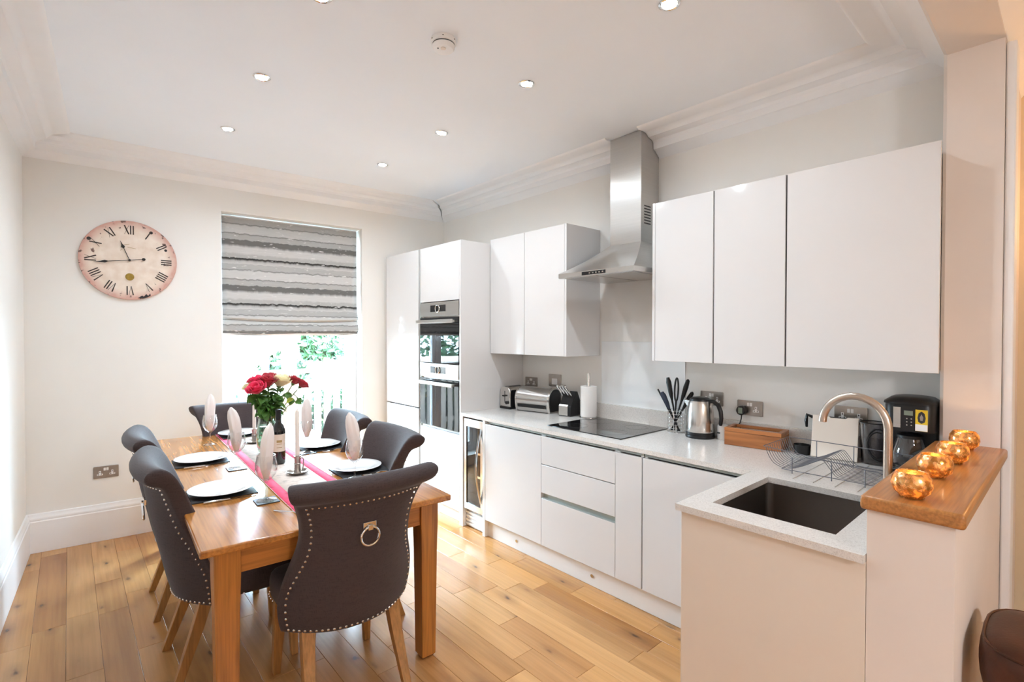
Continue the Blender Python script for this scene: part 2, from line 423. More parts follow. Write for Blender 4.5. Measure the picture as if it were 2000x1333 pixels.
def obj(name, mb, mat, parent=None, world=False, bev=0.0, smooth=35, sub=0, seg=2):
    """Link one mesh object; with world=True the builder's points are world points and the parent's location is taken off."""
    if world and parent is not None:
        L = parent.location if parent.parent is None else parent.parent.location
        vs = [(p[0] - L.x, p[1] - L.y, p[2] - L.z) for p in mb.v]
    else: vs = mb.v
    me = bpy.data.meshes.new(name); me.from_pydata(vs, [], mb.f); me.validate()
    bm = bmesh.new(); bm.from_mesh(me); bmesh.ops.recalc_face_normals(bm, faces=bm.faces); bm.to_mesh(me); bm.free()
    me.materials.append(M[mat] if isinstance(mat, str) else mat)
    if smooth:
        for p in me.polygons: p.use_smooth = True
        if not sub: me.set_sharp_from_angle(angle=radians(smooth))
    o = bpy.data.objects.new(name, me); C.objects.link(o)
    if parent is not None: o.parent = parent
    if bev:
        b = o.modifiers.new('bevel', 'BEVEL'); b.width = bev; b.segments = seg; b.limit_method = 'ANGLE'; b.angle_limit = radians(40)
    if sub:
        b = o.modifiers.new('subd', 'SUBSURF'); b.levels = sub; b.render_levels = sub
    return o

def tag(o, label, cat, group=None):
    o['label'] = label; o['category'] = cat
    if group: o['group'] = group
    return o
def thing(name, label, cat, loc=(0, 0, 0), rotz=0.0, group=None):
    o = bpy.data.objects.new(name, None); C.objects.link(o); o.empty_display_size = 0.05
    o.location = loc; o.rotation_euler = (0, 0, rotz)
    return tag(o, label, cat, group)
def struct(name, mb, mat, parent=None, **kw):
    o = obj(name, mb, mat, parent, **kw)
    if parent is None: o['kind'] = 'structure'
    return o
def dup(root, loc, rotz, label, group=None):
    r = root.copy(); C.objects.link(r); r.location = loc; r.rotation_euler = (0, 0, rotz); r['label'] = label
    if group: r['group'] = group
    for ch in list(root.children):
        c = ch.copy(); C.objects.link(c); c.parent = r
        for g in list(ch.children):
            d = g.copy(); C.objects.link(d); d.parent = c
    return r
def set_origin(o, p):
    """Move a top-level mesh object's origin to p without moving its surface."""
    p = Vector(p); o.data.transform(Matrix.Translation(-p)); o.location = p
    return o

# ------------------------------------------------------------------ room measures
XK = 3.02                                  # kitchen wall
YN0, YN1 = 0.205, 0.395                    # opening wall, lounge side / kitchen side
BS = 0.096                                 # the window wall is not quite square to the kitchen wall
def yb(x): return 4.52 + (XK - x) * BS
def zc(x): return 2.868 + 0.009 * (XK - x)  # old ceiling, a touch out of level
def xl(y): return -0.23 - (4.83 - y) * 0.052
bd = Vector((1, -BS, 0)).normalized()      # along the window wall
bn = Vector((-BS, -1, 0)).normalized()     # out of the window wall into the room
BC = Vector((XK, 4.52, 0))
def bw(x, off=0.0, z=0.0):
    """point of the window wall at world-x x, moved off metres into the room"""
    p = Vector((x, yb(x), z)) + bn * off
    return p

# ------------------------------------------------------------------ floor
fl = struct('floor', MB().box(-1.2, 4.4, -3.4, 5.6, -0.06, -0.016), 'subfloor')
PW = 0.131
plank_no = 0
tints = [(1, 1, 1), (0.92, 0.88, 0.84), (1.08, 1.08, 1.06), (0.82, 0.76, 0.70), (0.97, 0.93, 0.86), (1.12, 1.15, 1.18), (0.7, 0.61, 0.53), (1.0, 0.9, 0.74)]
wts = [5, 4, 4, 2, 4, 3, 1, 3]
x = -0.55 + 0.005
row = 0
while x < 3.0:
    xa, xb = x, x + PW
    y = -0.55 - random.random() * 0.9
    yend = yb(0.5 * (xa + xb)) + 0.05
    while y < yend:
        ln = random.uniform(0.42, 1.25)
        y1 = min(y + ln, yend)
        if y1 - y > 0.03 and y1 > -0.5 and (xa < 2.36):
            g = 0.0005; b = 0.0014; z0 = -0.015; zt = random.uniform(-0.0006, 0.0)
            X0, X1, Y0, Y1 = xa + g, xb - g, y + g, y1 - g
            cx, cy = (X0 + X1) / 2, (Y0 + Y1) / 2
            q = [(X0 - cx, Y0 - cy), (X1 - cx, Y0 - cy), (X1 - cx, Y1 - cy), (X0 - cx, Y1 - cy)]
            qi = [(X0 + b - cx, Y0 + b - cy), (X1 - b - cx, Y0 + b - cy), (X1 - b - cx, Y1 - b - cy), (X0 + b - cx, Y1 - b - cy)]
            mb = MB().loft([[(p[0], p[1], z0) for p in q], [(p[0], p[1], zt - b * 0.6) for p in q], [(p[0], p[1], zt) for p in qi]])
            o = obj('plank', mb, 'plank', fl, smooth=0)
            o.location = (cx, cy, 0)
            tnt = random.choices(tints, wts)[0]; k = random.uniform(0.93, 1.05)
            o.color = (tnt[0] * k, tnt[1] * k, tnt[2] * k, 1)
            plank_no += 1
        y = y1
    x += PW; row += 1

# ------------------------------------------------------------------ walls and ceiling
cm = MB().add([(-1.2, -3.4, zc(-1.2)), (4.4, -3.4, zc(4.4)), (4.4, 5.6, zc(4.4)), (-1.2, 5.6, zc(-1.2)),
               (-1.2, -3.4, 3.1), (4.4, -3.4, 3.1), (4.4, 5.6, 3.1), (-1.2, 5.6, 3.1)],
              [(0, 1, 2, 3), (7, 6, 5, 4), (0, 4, 5, 1), (1, 5, 6, 2), (2, 6, 7, 3), (3, 7, 4, 0)])
struct('ceiling', cm, 'ceiling', smooth=0)

WX0, WX1, WZ0, WZ1 = 0.955, 2.133, 0.12, 2.55
TW = 0.30
def bwbox(mb, x0, x1, z0, z1, o0=0.0, o1=-TW):
    a, b, c, d = bw(x0, o0), bw(x1, o0), bw(x1, o1), bw(x0, o1)
    return mb.add([(p.x, p.y, z0) for p in (a, b, c, d)] + [(p.x, p.y, z1) for p in (a, b, c, d)],
                  [(3, 2, 1, 0), (4, 5, 6, 7), (0, 1, 5, 4), (1, 2, 6, 5), (2, 3, 7, 6), (3, 0, 4, 7)])
wb = MB()
for a in ((-0.6, WX0, 0, 3.0), (WX1, 3.35, 0, 3.0), (WX0, WX1, 0, WZ0), (WX0, WX1, WZ1, 3.0)): bwbox(wb, *a)
struct('wall_back', wb, 'wall', smooth=0)
wl = MB()
wl.add([(xl(y) - t, y, z) for z in (0, 3.0) for y, t in ((-3.4, 0), (5.2, 0), (5.2, 0.2), (-3.4, 0.2))],
       [(3, 2, 1, 0), (4, 5, 6, 7), (0, 1, 5, 4), (1, 2, 6, 5), (2, 3, 7, 6), (3, 0, 4, 7)])
struct('wall_left', wl, 'wall', smooth=0)
struct('wall_right', MB().box(XK, XK + 0.2, YN1, 4.55, 0, 3.0), 'wall', smooth=0)
# opening wall: half wall, pier, beam with a chamfered arris on the kitchen side
HX = 1.70
CH = 0.013
wf = MB()
wf.box(HX, 2.8, YN0, YN1, 0, 1.034)
pp = [(2.8, YN0), (3.6, YN0), (3.6, YN1), (2.8 + CH, YN1), (2.8, YN1 - CH)]
wf.prism(pp, lambda a, b, h: (a, b, h), 0, 2.9)
bp = [(YN0, 2.715), (YN1 - CH, 2.715), (YN1, 2.715 + CH), (YN1, 2.93), (YN0, 2.93)]
wf.prism(bp, lambda a, b, h: (h, a, b), -0.6, 2.8 + CH)
struct('wall_front', wf, 'pier', smooth=0)
# lounge behind the camera
wr = MB().box(3.6, 3.8, -3.4, YN1, 0, 3.0)
struct('wall_lounge_right', wr, 'lounge', smooth=0)
wz = MB()
wz.box(-1.2, 3.6, -3.4, -3.2, 0, 3)
struct('wall_lounge_rear', wz, 'lounge', smooth=0)
# pier casing on the lounge side
struct('trim_1', MB().box(2.815, 2.93, YN0 - 0.032, YN0 - 0.001, 0.0, 2.70), 'trim', bev=0.006)

# ------------------------------------------------------------------ cornices (profile: out from wall, below ceiling)
prof = [(0, 0.143), (0.026, 0.122), (0.034, 0.118), (0.05, 0.104), (0.072, 0.098), (0.075, 0.06), (0.085, 0.045), (0.1, 0.038), (0.137, 0.034), (0.146, 0.022),
        (0.165, 0.012), (0.18, 0.012), (0.25, 0.012), (0.262, 0.006), (0.268, 0.0), (0.268, -0.02), (0, -0.02)]
def cornice(name, A, B, n, ma, mbb):
    """sweep from A to B (2-D), n inward normal, ma/mbb = 1 for a mitred inside corner, 0 for a square end"""
    A, B, n = Vector(A), Vector(B), Vector(n).normalized(); d = (B - A).normalized()
    ra, rb = [], []
    for o, h in prof:
        p = A + n * o + d * (o * ma); ra.append((p.x, p.y, zc(p.x) - h))
        p = B + n * o - d * (o * mbb); rb.append((p.x, p.y, zc(p.x) - h))
    struct(name, MB().loft([ra, rb]), 'trim', smooth=28)
bl = (xl(4.83), 4.83)
cornice('trim_2', bl, (XK, 4.52), (-BS, -1), 1, 1)
cornice('trim_3', (xl(YN1), YN1), bl, (1, -0.052), 1, 1)
HY0, HY1 = 1.905, 2.155                                        # hood chimney cuts the cornice here
cornice('trim_4', (XK, YN1), (XK, HY0 - 0.002), (-1, 0), 1, 0)
cornice('trim_5', (XK, HY1 + 0.002), (XK, 4.52), (-1, 0), 0, 1)
cornice('trim_6', (xl(YN1), YN1), (XK, YN1), (0, 1), 1, 1)
cornice('trim_7', (xl(YN0), YN0), (3.6, YN0), (0, -1), 0, 1)

# ------------------------------------------------------------------ skirting boards
sk = [(0, 0), (0.022, 0), (0.022, 0.215), (0.018, 0.222), (0.02, 0.232), (0.017, 0.243), (0.011, 0.255), (0.009, 0.268), (0, 0.272)]
def skirting(name, A, B, n, ma, mbb):
    A, B, n = Vector(A), Vector(B), Vector(n).normalized(); d = (B - A).normalized()
    ra, rb = [], []
    for o, h in sk:
        p = A + n * o + d * (o * ma); ra.append((p.x, p.y, h + 0.0005))
        p = B + n * o - d * (o * mbb); rb.append((p.x, p.y, h + 0.0005))
    struct(name, MB().loft([ra, rb]), 'trim', smooth=28)
skirting('baseboard_back', bl, (WX0 - 0.002, yb(WX0)), (-BS, -1), 1, 0)
skirting('baseboard_back', (WX1 + 0.002, yb(WX1)), (2.335, yb(2.335)), (-BS, -1), 0, 0)
skirting('baseboard_left', (xl(-3), -3), bl, (1, -0.052), 0, 1)

# ------------------------------------------------------------------ window
win = thing('window_1', 'tall white framed window under the striped blind', 'window', tuple(bw(1.544, -0.2)), -math.atan(BS))
del win['category']; win['kind'] = 'structure'
def wloc(mb, x0, x1, y0, y1, z0, z1): return mb.box(x0, x1, y0, y1, z0, z1)
hw = 0.585
fm = MB()
fm.box(-hw, -hw + 0.06, -0.035, 0.035, WZ0 + 0.001, WZ1 - 0.001); fm.box(hw - 0.06, hw, -0.035, 0.035, WZ0 + 0.001, WZ1 - 0.001)
fm.box(-hw + 0.06, hw - 0.06, -0.035, 0.035, WZ1 - 0.06, WZ1 - 0.001); fm.box(-hw + 0.06, hw - 0.06, -0.035, 0.035, WZ0 + 0.001, WZ0 + 0.07)
obj('window_frame', fm, 'trim', win, bev=0.004)
obj('mullion', MB().box(-0.055, 0.0, -0.03, 0.03, WZ0 + 0.071, WZ1 - 0.061), 'trim', win, bev=0.004)
for a, b in ((-hw + 0.061, -0.056), (0.001, hw - 0.061)):
    sh = obj('sash', MB().box(a, a + 0.035, -0.02, 0.02, WZ0 + 0.071, WZ1 - 0.061).box(b - 0.035, b, -0.02, 0.02, WZ0 + 0.071, WZ1 - 0.061)
             .box(a + 0.035, b - 0.035, -0.02, 0.02, WZ0 + 0.071, WZ0 + 0.11).box(a + 0.035, b - 0.035, -0.02, 0.02, WZ1 - 0.1, WZ1 - 0.061)
             .box(a + 0.035, b - 0.035, -0.02, 0.02, 1.16, 1.2), 'trim', win)
    obj('pane', MB().box(a + 0.035, b - 0.035, -0.003, 0.003, WZ0 + 0.11, WZ1 - 0.1), 'thin_glass', sh)

# roman blind in the reveal
bo = bw(1.535, -0.075)
bl_ = thing('roman_blind', 'grey striped roman blind half drawn over the window', 'blind', (bo.x, bo.y, 2.525), -math.atan(BS))
pr_ = [(0.0, 0.0), (0.004, -0.25), (0.002, -0.5), (0.0, -0.66), (-0.006, -0.74), (-0.02, -0.80), (-0.036, -0.835), (-0.04, -0.85), (-0.022, -0.862), (-0.012, -0.866),
       (-0.03, -0.885), (-0.048, -0.93), (-0.05, -0.955), (-0.03, -0.975), (-0.02, -0.985), (-0.03, -0.99)]
mb = MB(); nx = 25; vs = []; fs = []
for i in range(nx):
    u = -0.572 + 1.144 * i / (nx - 1)
    for j, (dy, dz) in enumerate(pr_):
        k = min(1, j / 6); sg = 0.012 * k * sin(u * 7 + 1) * (0.4 if j < 6 else 1)
        vs.append((u, dy + sg * 0.5, dz - 0.018 * k * (1 - (u / 0.572) ** 2) * (0.3 if j < 6 else 1)))
m_ = len(pr_)
for i in range(nx - 1):
    for j in range(m_ - 1): fs.append((i * m_ + j, i * m_ + j + 1, (i + 1) * m_ + j + 1, (i + 1) * m_ + j))
mb.add(vs, fs)
o = obj('blind_cloth', mb, 'blind', bl_)
sd = o.modifiers.new('solid', 'SOLIDIFY'); sd.thickness = 0.003
obj('head_rail', MB().box(-0.572, 0.572, 0.006, 0.035, -0.03, 0.012), 'white_plastic', bl_)
obj('hem_bar', MB().box(-0.572, 0.572, -0.034, -0.026, -1.008, -0.985), 'napkin', bl_)

# ------------------------------------------------------------------ garden beyond the window
struct('ground_outside', MB().box(-9, 12, 5.3, 22, -0.5, -0.3), 'garden_stone')
fn = thing('picket_fence', 'pale timber fence of upright boards beyond the window', 'fence', (2.55, 7.6, -0.3))
for i in range(57):
    xx = -6.9 + i * 0.145
    h = 1.19 + random.uniform(-0.01, 0.01)
    obj('picket', MB().prism([(xx, 0), (xx + 0.1, 0), (xx + 0.1, h - 0.03), (xx + 0.05, h), (xx, h - 0.03)], lambda a, b, hh: (a, hh, b), -0.02, 0.0), 'fence', fn, smooth=0)
for z in (0.25, 1.0): obj('fence_rail', MB().box(-6.95, 1.4, 0.001, 0.04, z, z + 0.08), 'fence', fn)
hg = thing('gap_backing_hedge', 'dark hedge added close behind the timber fence to darken its gaps', 'hedge', (0.0, 7.9, -0.3))  # added dark backing so the gaps between the boards stay dark
rnd = random.Random(5); mb = MB()
for i in range(5200):
    p = Vector((rnd.uniform(-4.0, 4.4), rnd.uniform(-0.16, 0.16), rnd.uniform(0.02, 1.0)))
    L = rnd.uniform(0.05, 0.1); d1 = Vector((rnd.uniform(-1, 1), rnd.uniform(-1, 1), rnd.uniform(-1, 1))).normalized(); d2 = d1.orthogonal().normalized()
    mb.add([p - d1 * L, p + d2 * L * 0.6, p + d1 * L, p - d2 * L * 0.6], [(0, 1, 2, 3)])
hf = obj('foliage', mb, 'hedge', hg, smooth=0); hf['kind'] = 'stuff'
hs = MB()
for i in range(16): hs.tube([(-3.9 + i * 0.54, 0, 0), (-3.85 + i * 0.54, 0.03, 0.8)], [0.02, 0.008], 5)
hf = obj('branches', hs, 'stem', hg); hf['kind'] = 'stuff'
struct('wall_garden', MB().box(-4, 1.35, 8.3, 8.5, -0.3, 1.0).box(-4, 1.35, 8.25, 8.55, 1.0, 1.08), 'garden_wall')
tag(obj('gate_post', MB().box(2.48, 2.58, 9.2, 9.3, -0.3, 1.53).box(2.46, 2.6, 9.18, 9.32, 1.53, 1.58), 'bluepost'), 'slim blue grey post standing beyond the garden fence', 'post')
def bush(name, c, r, n, label, group=None):
    t = thing(name, label, 'shrub', (c[0], c[1], -0.3), group=group)
    rnd = random.Random(int(c[0] * 100 + c[1] * 10))
    mb = MB()
    for i in range(n):
        a = rnd.uniform(0, 2 * pi); e = rnd.uniform(-0.9, 1.4); q = r * rnd.uniform(0.55, 1.0)
        p = Vector((q * cos(a) * cos(e), q * sin(a) * cos(e), c[2] + 0.3 + q * 0.9 * sin(e)))
        L = rnd.uniform(0.05, 0.11); d1 = Vector((rnd.uniform(-1, 1), rnd.uniform(-1, 1), rnd.uniform(-1, 1))).normalized(); d2 = d1.orthogonal().normalized()
        mb.add([p - d1 * L, p + d2 * L * 0.5, p + d1 * L, p - d2 * L * 0.5], [(0, 1, 2, 3)])
    f = obj('foliage', mb, 'hedge', t, smooth=0); f['kind'] = 'stuff'
    obj('branches', MB().tube([(0, 0, 0), (0.02, 0, c[2] * 0.6 + 0.2), (0.05, 0.02, c[2] + 0.35)], [0.04, 0.03, 0.015], 6)
        .tube([(0, 0, 0.1), (-0.12, 0.05, c[2] + 0.3)], [0.03, 0.012], 6).tube([(0, 0, 0.1), (0.18, -0.05, c[2] + 0.2)], [0.03, 0.012], 6), 'stem', t)
bush('garden_shrub', (3.55, 9.4, 1.35), 0.45, 900, 'green shrub right of the blue post in the garden')
bush('garden_shrub', (3.0, 9.9, 0.75), 0.5, 900, 'low green shrub just behind the fence top')
bush('garden_shrub', (1.0, 9.6, 1.5), 0.75, 1500, 'broad green shrub behind the garden wall')
bush('garden_shrub', (5.6, 9.6, 1.4), 1.1, 1800, 'large green shrub at the far right of the garden')
bush('garden_shrub', (-2.6, 9.8, 1.6), 1.5, 2600, 'large green shrub at the far left of the garden')
bush('garden_shrub', (-5.2, 9.2, 1.7), 1.7, 2600, 'bushy green tree beyond the far left garden shrub')

# ------------------------------------------------------------------ wall clock
ck = bw(0.353, 0.014)
clock = thing('wall_clock', 'large round aged cream clock with roman numerals on the wall', 'clock', (ck.x, ck.y, 2.087), -math.atan(BS))
# local: x right along wall, -y into room, z up
def disc(mb, r0, y0, y1, n=72, cx=0, cz=0):
    return mb.prism([(cx + r0 * cos(2 * pi * i / n), cz + r0 * sin(2 * pi * i / n)) for i in range(n)], lambda a, b, h: (a, h, b), y0, y1)
R0 = 0.297
obj('clock_face', disc(MB(), R0, -0.008, 0.013), 'clock', clock, bev=0.003)
YF = -0.0085
def stroke(mb, p, q, w0, w1):
    p, q = Vector(p), Vector(q); d = (q - p).normalized(); n = Vector((-d.y, d.x))
    pts = [p + n * w0 / 2, q + n * w1 / 2, q - n * w1 / 2, p - n * w0 / 2]
    return mb.prism([(a.x, a.y) for a in pts], lambda a, b, h: (a, h, b), YF - 0.0012, YF + 0.0008)
NUM = ['XII', 'I', 'II', 'III', 'IIII', 'V', 'VI', 'VII', 'VIII', 'IX', 'X', 'XI']
for k, s_ in enumerate(NUM):
    th = pi / 2 - k * pi / 6
    er = Vector((cos(th), sin(th))); et = Vector((sin(th), -cos(th)))   # radial, clockwise tangential
    wd = {'I': 0.016, 'V': 0.032, 'X': 0.032}
    tot = sum(wd[c] for c in s_); pos = -tot / 2; mb = MB()
    r1, r0 = 0.262, 0.195
    for c in s_:
        a, b = pos + 0.003, pos + wd[c] - 0.003; mid = (a + b) / 2
        P = lambda t, r: er * r + et * t
        if c == 'I': stroke(mb, P(mid, r0), P(mid, r1), 0.0075, 0.0075)
        elif c == 'V': stroke(mb, P(a, r1), P(mid, r0), 0.0085, 0.004); stroke(mb, P(b, r1), P(mid + 0.001, r0), 0.0022, 0.0018)
        else: stroke(mb, P(a, r1), P(b, r0), 0.008, 0.008); stroke(mb, P(b, r1), P(a, r0), 0.002, 0.002)
        pos += wd[c]
    obj('numeral', mb, 'ink', clock, smooth=0)
obj('seal', disc(MB(), 0.027, YF - 0.003, YF + 0.0005, 24, 0, -0.125), 'brass', clock)
for a, b, c, d in ((-0.03, 0.115, 0.0, 0.122), (-0.012, 0.098, 0.04, 0.09), (-0.055, 0.07, -0.045, 0.078)): obj('faded_script', stroke(MB(), (a, b), (c, d), 0.003, 0.002), 'gilt', clock, smooth=0)
obj('chipped_patch', MB().prism([(0.045, -0.285), (0.075, -0.262), (0.085, -0.27), (0.1, -0.25), (0.112, -0.262), (0.125, -0.245), (0.128, -0.262), (0.105, -0.276), (0.07, -0.286)], lambda a, b, h: (a, h, b), YF - 0.0008, YF + 0.0008), 'chip', clock, smooth=0)
for r_, a, b in ((0.012, 0.133, 0.222), (0.01, 0.225, 0.095), (0.013, -0.235, 0.14)): obj('chipped_patch', disc(MB(), r_, YF - 0.0008, YF + 0.0008, 9, a, b), 'chip', clock, smooth=0)
def hand(name, ang, L, tail, wide, y):
    e = Vector((cos(ang), sin(ang))); n = Vector((-e.y, e.x)); mb = MB()
    def q(pts): mb.prism([((e * a + n * b).x, (e * a + n * b).y) for a, b in pts], lambda a, b, h: (a, h, b), y - 0.002, y)
    q([(-tail, -0.0022), (L * 0.62, -0.0022), (L * 0.62, 0.0022), (-tail, 0.0022)])
    q([(L * 0.6, -0.003), (L * 0.68, -wide), (L * 0.8, -0.004), (L, 0), (L * 0.8, 0.004), (L * 0.68, wide), (L * 0.6, 0.003)])
    if tail > 0.03: q([(-tail - 0.012 + 0.012 * cos(i * pi / 5), 0.011 * sin(i * pi / 5)) for i in range(10)])
    obj(name, mb, 'black', clock, smooth=0)
hand('hour_hand', radians(111), 0.155, 0.008, 0.012, -0.016)
hand('minute_hand', radians(188), 0.215, 0.075, 0.01, -0.021)
obj('hand_boss', disc(MB(), 0.008, -0.026, -0.008, 16), 'black', clock)

# ------------------------------------------------------------------ sockets and switches
def rounded(w_, h_, r, n=3):
    pts = []
    for cx, cz, a0 in ((w_ / 2 - r, h_ / 2 - r, 0), (-w_ / 2 + r, h_ / 2 - r, pi / 2), (-w_ / 2 + r, -h_ / 2 + r, pi), (w_ / 2 - r, -h_ / 2 + r, 1.5 * pi)):
        for i in range(n + 1):
            a = a0 + i * pi / 2 / n; pts.append((cx + r * cos(a), cz + r * sin(a)))
    return pts
def slab(mb, w_, h_, r, y0, y1, cx=0, cz=0):
    return mb.prism([(cx + a, cz + b) for a, b in rounded(w_, h_, r)], lambda a, b, h: (a, h, b), y0, y1)
def socket(loc, rz, label, double=True):
    t = thing('wall_socket', label, 'socket', loc, rz)
    W = 0.147 if double else 0.087
    obj('face_plate', slab(MB(), W, 0.087, 0.004, -0.007, 0), 'pewter', t, bev=0.001)
    for cx in ((-0.036, 0.036) if double else (0,)):
        ins = obj('socket_insert', slab(MB(), 0.034, 0.012, 0.002, -0.009, -0.0065, cx, -0.016).box(cx - 0.006, cx + 0.006, -0.009, -0.0065, -0.010, 0.011), 'white_plastic', t)
        obj('pin_hole', MB().box(cx - 0.002, cx + 0.002, -0.0098, -0.008, -0.001, 0.007).box(cx - 0.012, cx - 0.006, -0.0098, -0.008, -0.018, -0.014).box(cx + 0.006, cx + 0.012, -0.0098, -0.008, -0.018, -0.014), 'black', ins)
    for cx in ((-0.008, 0.008) if double else ()):
        obj('rocker', slab(MB(), 0.013, 0.02, 0.002, -0.011, -0.0065, cx, 0.022), 'white_plastic', t)
    return t
sp = bw(0.203, 0.0005)
socket((sp.x, sp.y, 0.505), -math.atan(BS), 'double socket low on the wall beneath the clock')
RK = -pi / 2     # local -y faces -x
s1 = socket((XK - 0.0205, 1.285, 1.095), RK, 'double socket behind the wooden tea box')
s1.location.x = XK - 0.0005
socket((XK - 0.0005, 1.52, 1.13), RK, 'double socket half hidden behind the kettle')
socket((XK - 0.0005, 0.775, 1.115), RK, 'double socket behind the ivory chopping board')
socket((XK - 0.0005, 3.155, 1.115), RK, 'double socket behind the toaster')
t = thing('cooker_switch', 'square metal switch plate behind the knife block', 'switch', (XK - 0.0005, 2.872, 1.15), RK)
obj('face_plate', slab(MB(), 0.147 * 0.95, 0.1, 0.004, -0.007, 0), 'pewter', t, bev=0.001)
obj('rocker', slab(MB(), 0.06, 0.05, 0.003, -0.011, -0.0065, 0, -0.01), 'white_plastic', t)
t = thing('black_plug', 'black plug with cord in the socket behind the tea box', 'plug', (XK - 0.012, 1.321, 1.08), RK)
obj('plug_body', MB().prism([(0.027 * cos(i * pi / 8), 0.027 * sin(i * pi / 8)) for i in range(16)], lambda a, b, h: (a, h, b), -0.04, 0.0), 'black', t, bev=0.005)
obj('plug_label', MB().box(-0.012, 0.012, -0.0415, -0.0395, -0.016, 0.018), M['lcd'], t)
obj('cord', MB().tube([(0, -0.02, -0.025), (-0.002, -0.022, -0.05), (-0.006, -0.03, -0.075), (-0.02, -0.04, -0.1), (-0.04, -0.04, -0.15), (-0.06, -0.045, -0.168)], 0.0035, 6), 'black', t)

# ------------------------------------------------------------------ ceiling fittings
def downlight(x, y, label):
    t = thing('downlight', label, 'light', (x, y, zc(x)), group='ceiling downlights')
    obj('bezel', MB().lathe([(0.03, -0.0005), (0.03, -0.004), (0.036, -0.007), (0.043, -0.004), (0.043, -0.0005)], 32, closed=True), 'chrome', t)
    obj('lamp_lens', MB().lathe([(0.0295, -0.001), (0.0295, -0.005), (0.0, -0.006)], 24), 'lamp', t)
    d = bpy.data.lights.new('downlight_beam', 'SPOT'); d.energy = DOWNLIGHT_W; d.spot_size = radians(165); d.spot_blend = 0.7; d.shadow_soft_size = 0.03; d.color = (0.74, 0.88, 1)
    l = bpy.data.objects.new('downlight_beam', d); C.objects.link(l); l.parent = t; l.location = (0, 0, -0.012)
    return t
downlight(0.77, 2.03, 'downlight in the left ceiling row, cut by the top of the photo')
downlight(0.775, 2.87, 'downlight in the left ceiling row, second from the window wall')
downlight(0.80, 3.74, 'downlight in the left ceiling row, nearest the window wall')
downlight(1.845, 1.12, 'downlight in the right ceiling row, cut by the top of the photo')
downlight(1.855, 1.98, 'downlight in the right ceiling row, level with the cooker hood')
downlight(1.878, 2.835, 'downlight in the right ceiling row, second from the window wall')
downlight(1.878, 3.675, 'downlight in the right ceiling row, nearest the window wall')
t = thing('smoke_detector', 'round white smoke detector on the ceiling', 'detector', (1.30, 1.945, zc(1.3)))
obj('base_ring', MB().lathe([(0.056, 0), (0.058, -0.008), (0.058, -0.02), (0.053, -0.024), (0.0, -0.024)], 40), 'white_plastic', t)
obj('vent_slot', MB().lathe([(0.0505, -0.0245), (0.0505, -0.030)], 40), M['dark_gap'], t)
obj('detector_cap', MB().lathe([(0.0, -0.0245), (0.048, -0.0245), (0.052, -0.031), (0.05, -0.042), (0.043, -0.049), (0.02, -0.052), (0.0, -0.052)], 40), 'white_plastic', t)
for a in range(6): obj('vent_hole', MB().cbox((0.0585 * cos(a * pi / 3 - 2.2), 0.0585 * sin(a * pi / 3 - 2.2), -0.013), (0.002, 0.006, 0.003), a * pi / 3 - 2.2), 'dark_gap', t)
obj('test_button', MB().lathe([(0.012, -0.0518), (0.012, -0.054), (0, -0.055)], 16, (-0.012, -0.016, 0)), M['cream_panel'], t)
obj('indicator', MB().blob((-0.03, 0.0, -0.0505), 0.004), 'dark_gap', t)
# warm wall lamp of the lounge, just out of the picture
t = thing('wall_lamp', 'warm wall lamp in the lounge behind the pier', 'lamp', (3.6, -0.35, 1.9))
obj('back_plate', MB().cbox((-0.01, 0, 0), (0.018, 0.09, 0.14)), 'pewter', t, bev=0.003)
obj('lamp_arm', MB().tube([(-0.02, 0, -0.02), (-0.08, 0, -0.05), (-0.11, 0, -0.02)], 0.008, 8), 'pewter', t)
obj('shade', MB().lathe([(0.07, 0.0), (0.05, 0.13), (0.047, 0.13), (0.067, 0.0)], 24, (-0.11, 0, 0), closed=True), 'napkin', t)
obj('bulb', MB().blob((-0.11, 0, 0.05), 0.022, 12, 8), emitter('warm_bulb', (255, 176, 96), 60), t)
d = bpy.data.lights.new('wall_lamp_light', 'POINT'); d.energy = 3.2; d.color = (1, 0.6, 0.28); d.shadow_soft_size = 0.03
l = bpy.data.objects.new('wall_lamp_light', d); C.objects.link(l); l.parent = t; l.location = (-0.11, 0, 0.16)
t = thing('fill_pendant', 'added shaded pendant, an unseen fill lamp behind the camera', 'lamp', (0.7, -1.7, zc(0.7)))  # added fill lamp, out of view, to brighten the pier and near side
obj('ceiling_rose', MB().lathe([(0.05, -0.001), (0.05, -0.015), (0.02, -0.03), (0, -0.03)], 24), 'pewter', t)
obj('flex', MB().tube([(0, 0, -0.0305), (0, 0, -0.7)], 0.004, 6), 'black', t)
obj('globe_shade', MB().lathe([(0.05, -0.70), (0.13, -0.76), (0.165, -0.86), (0.16, -0.9), (0.157, -0.9), (0.162, -0.86), (0.127, -0.763), (0.047, -0.703)], 32, closed=True), 'napkin', t)
obj('bulb', MB().blob((0, 0, -0.78), 0.03, 12, 8), bpy.data.materials['warm_bulb'], t)
d = bpy.data.lights.new('fill_pendant_light', 'POINT'); d.energy = FILL_PENDANT_W; d.color = (0.94, 0.95, 1.0); d.shadow_soft_size = 0.15
l = bpy.data.objects.new('fill_pendant_light', d); C.objects.link(l); l.parent = t; l.location = (0, 0, -0.93)

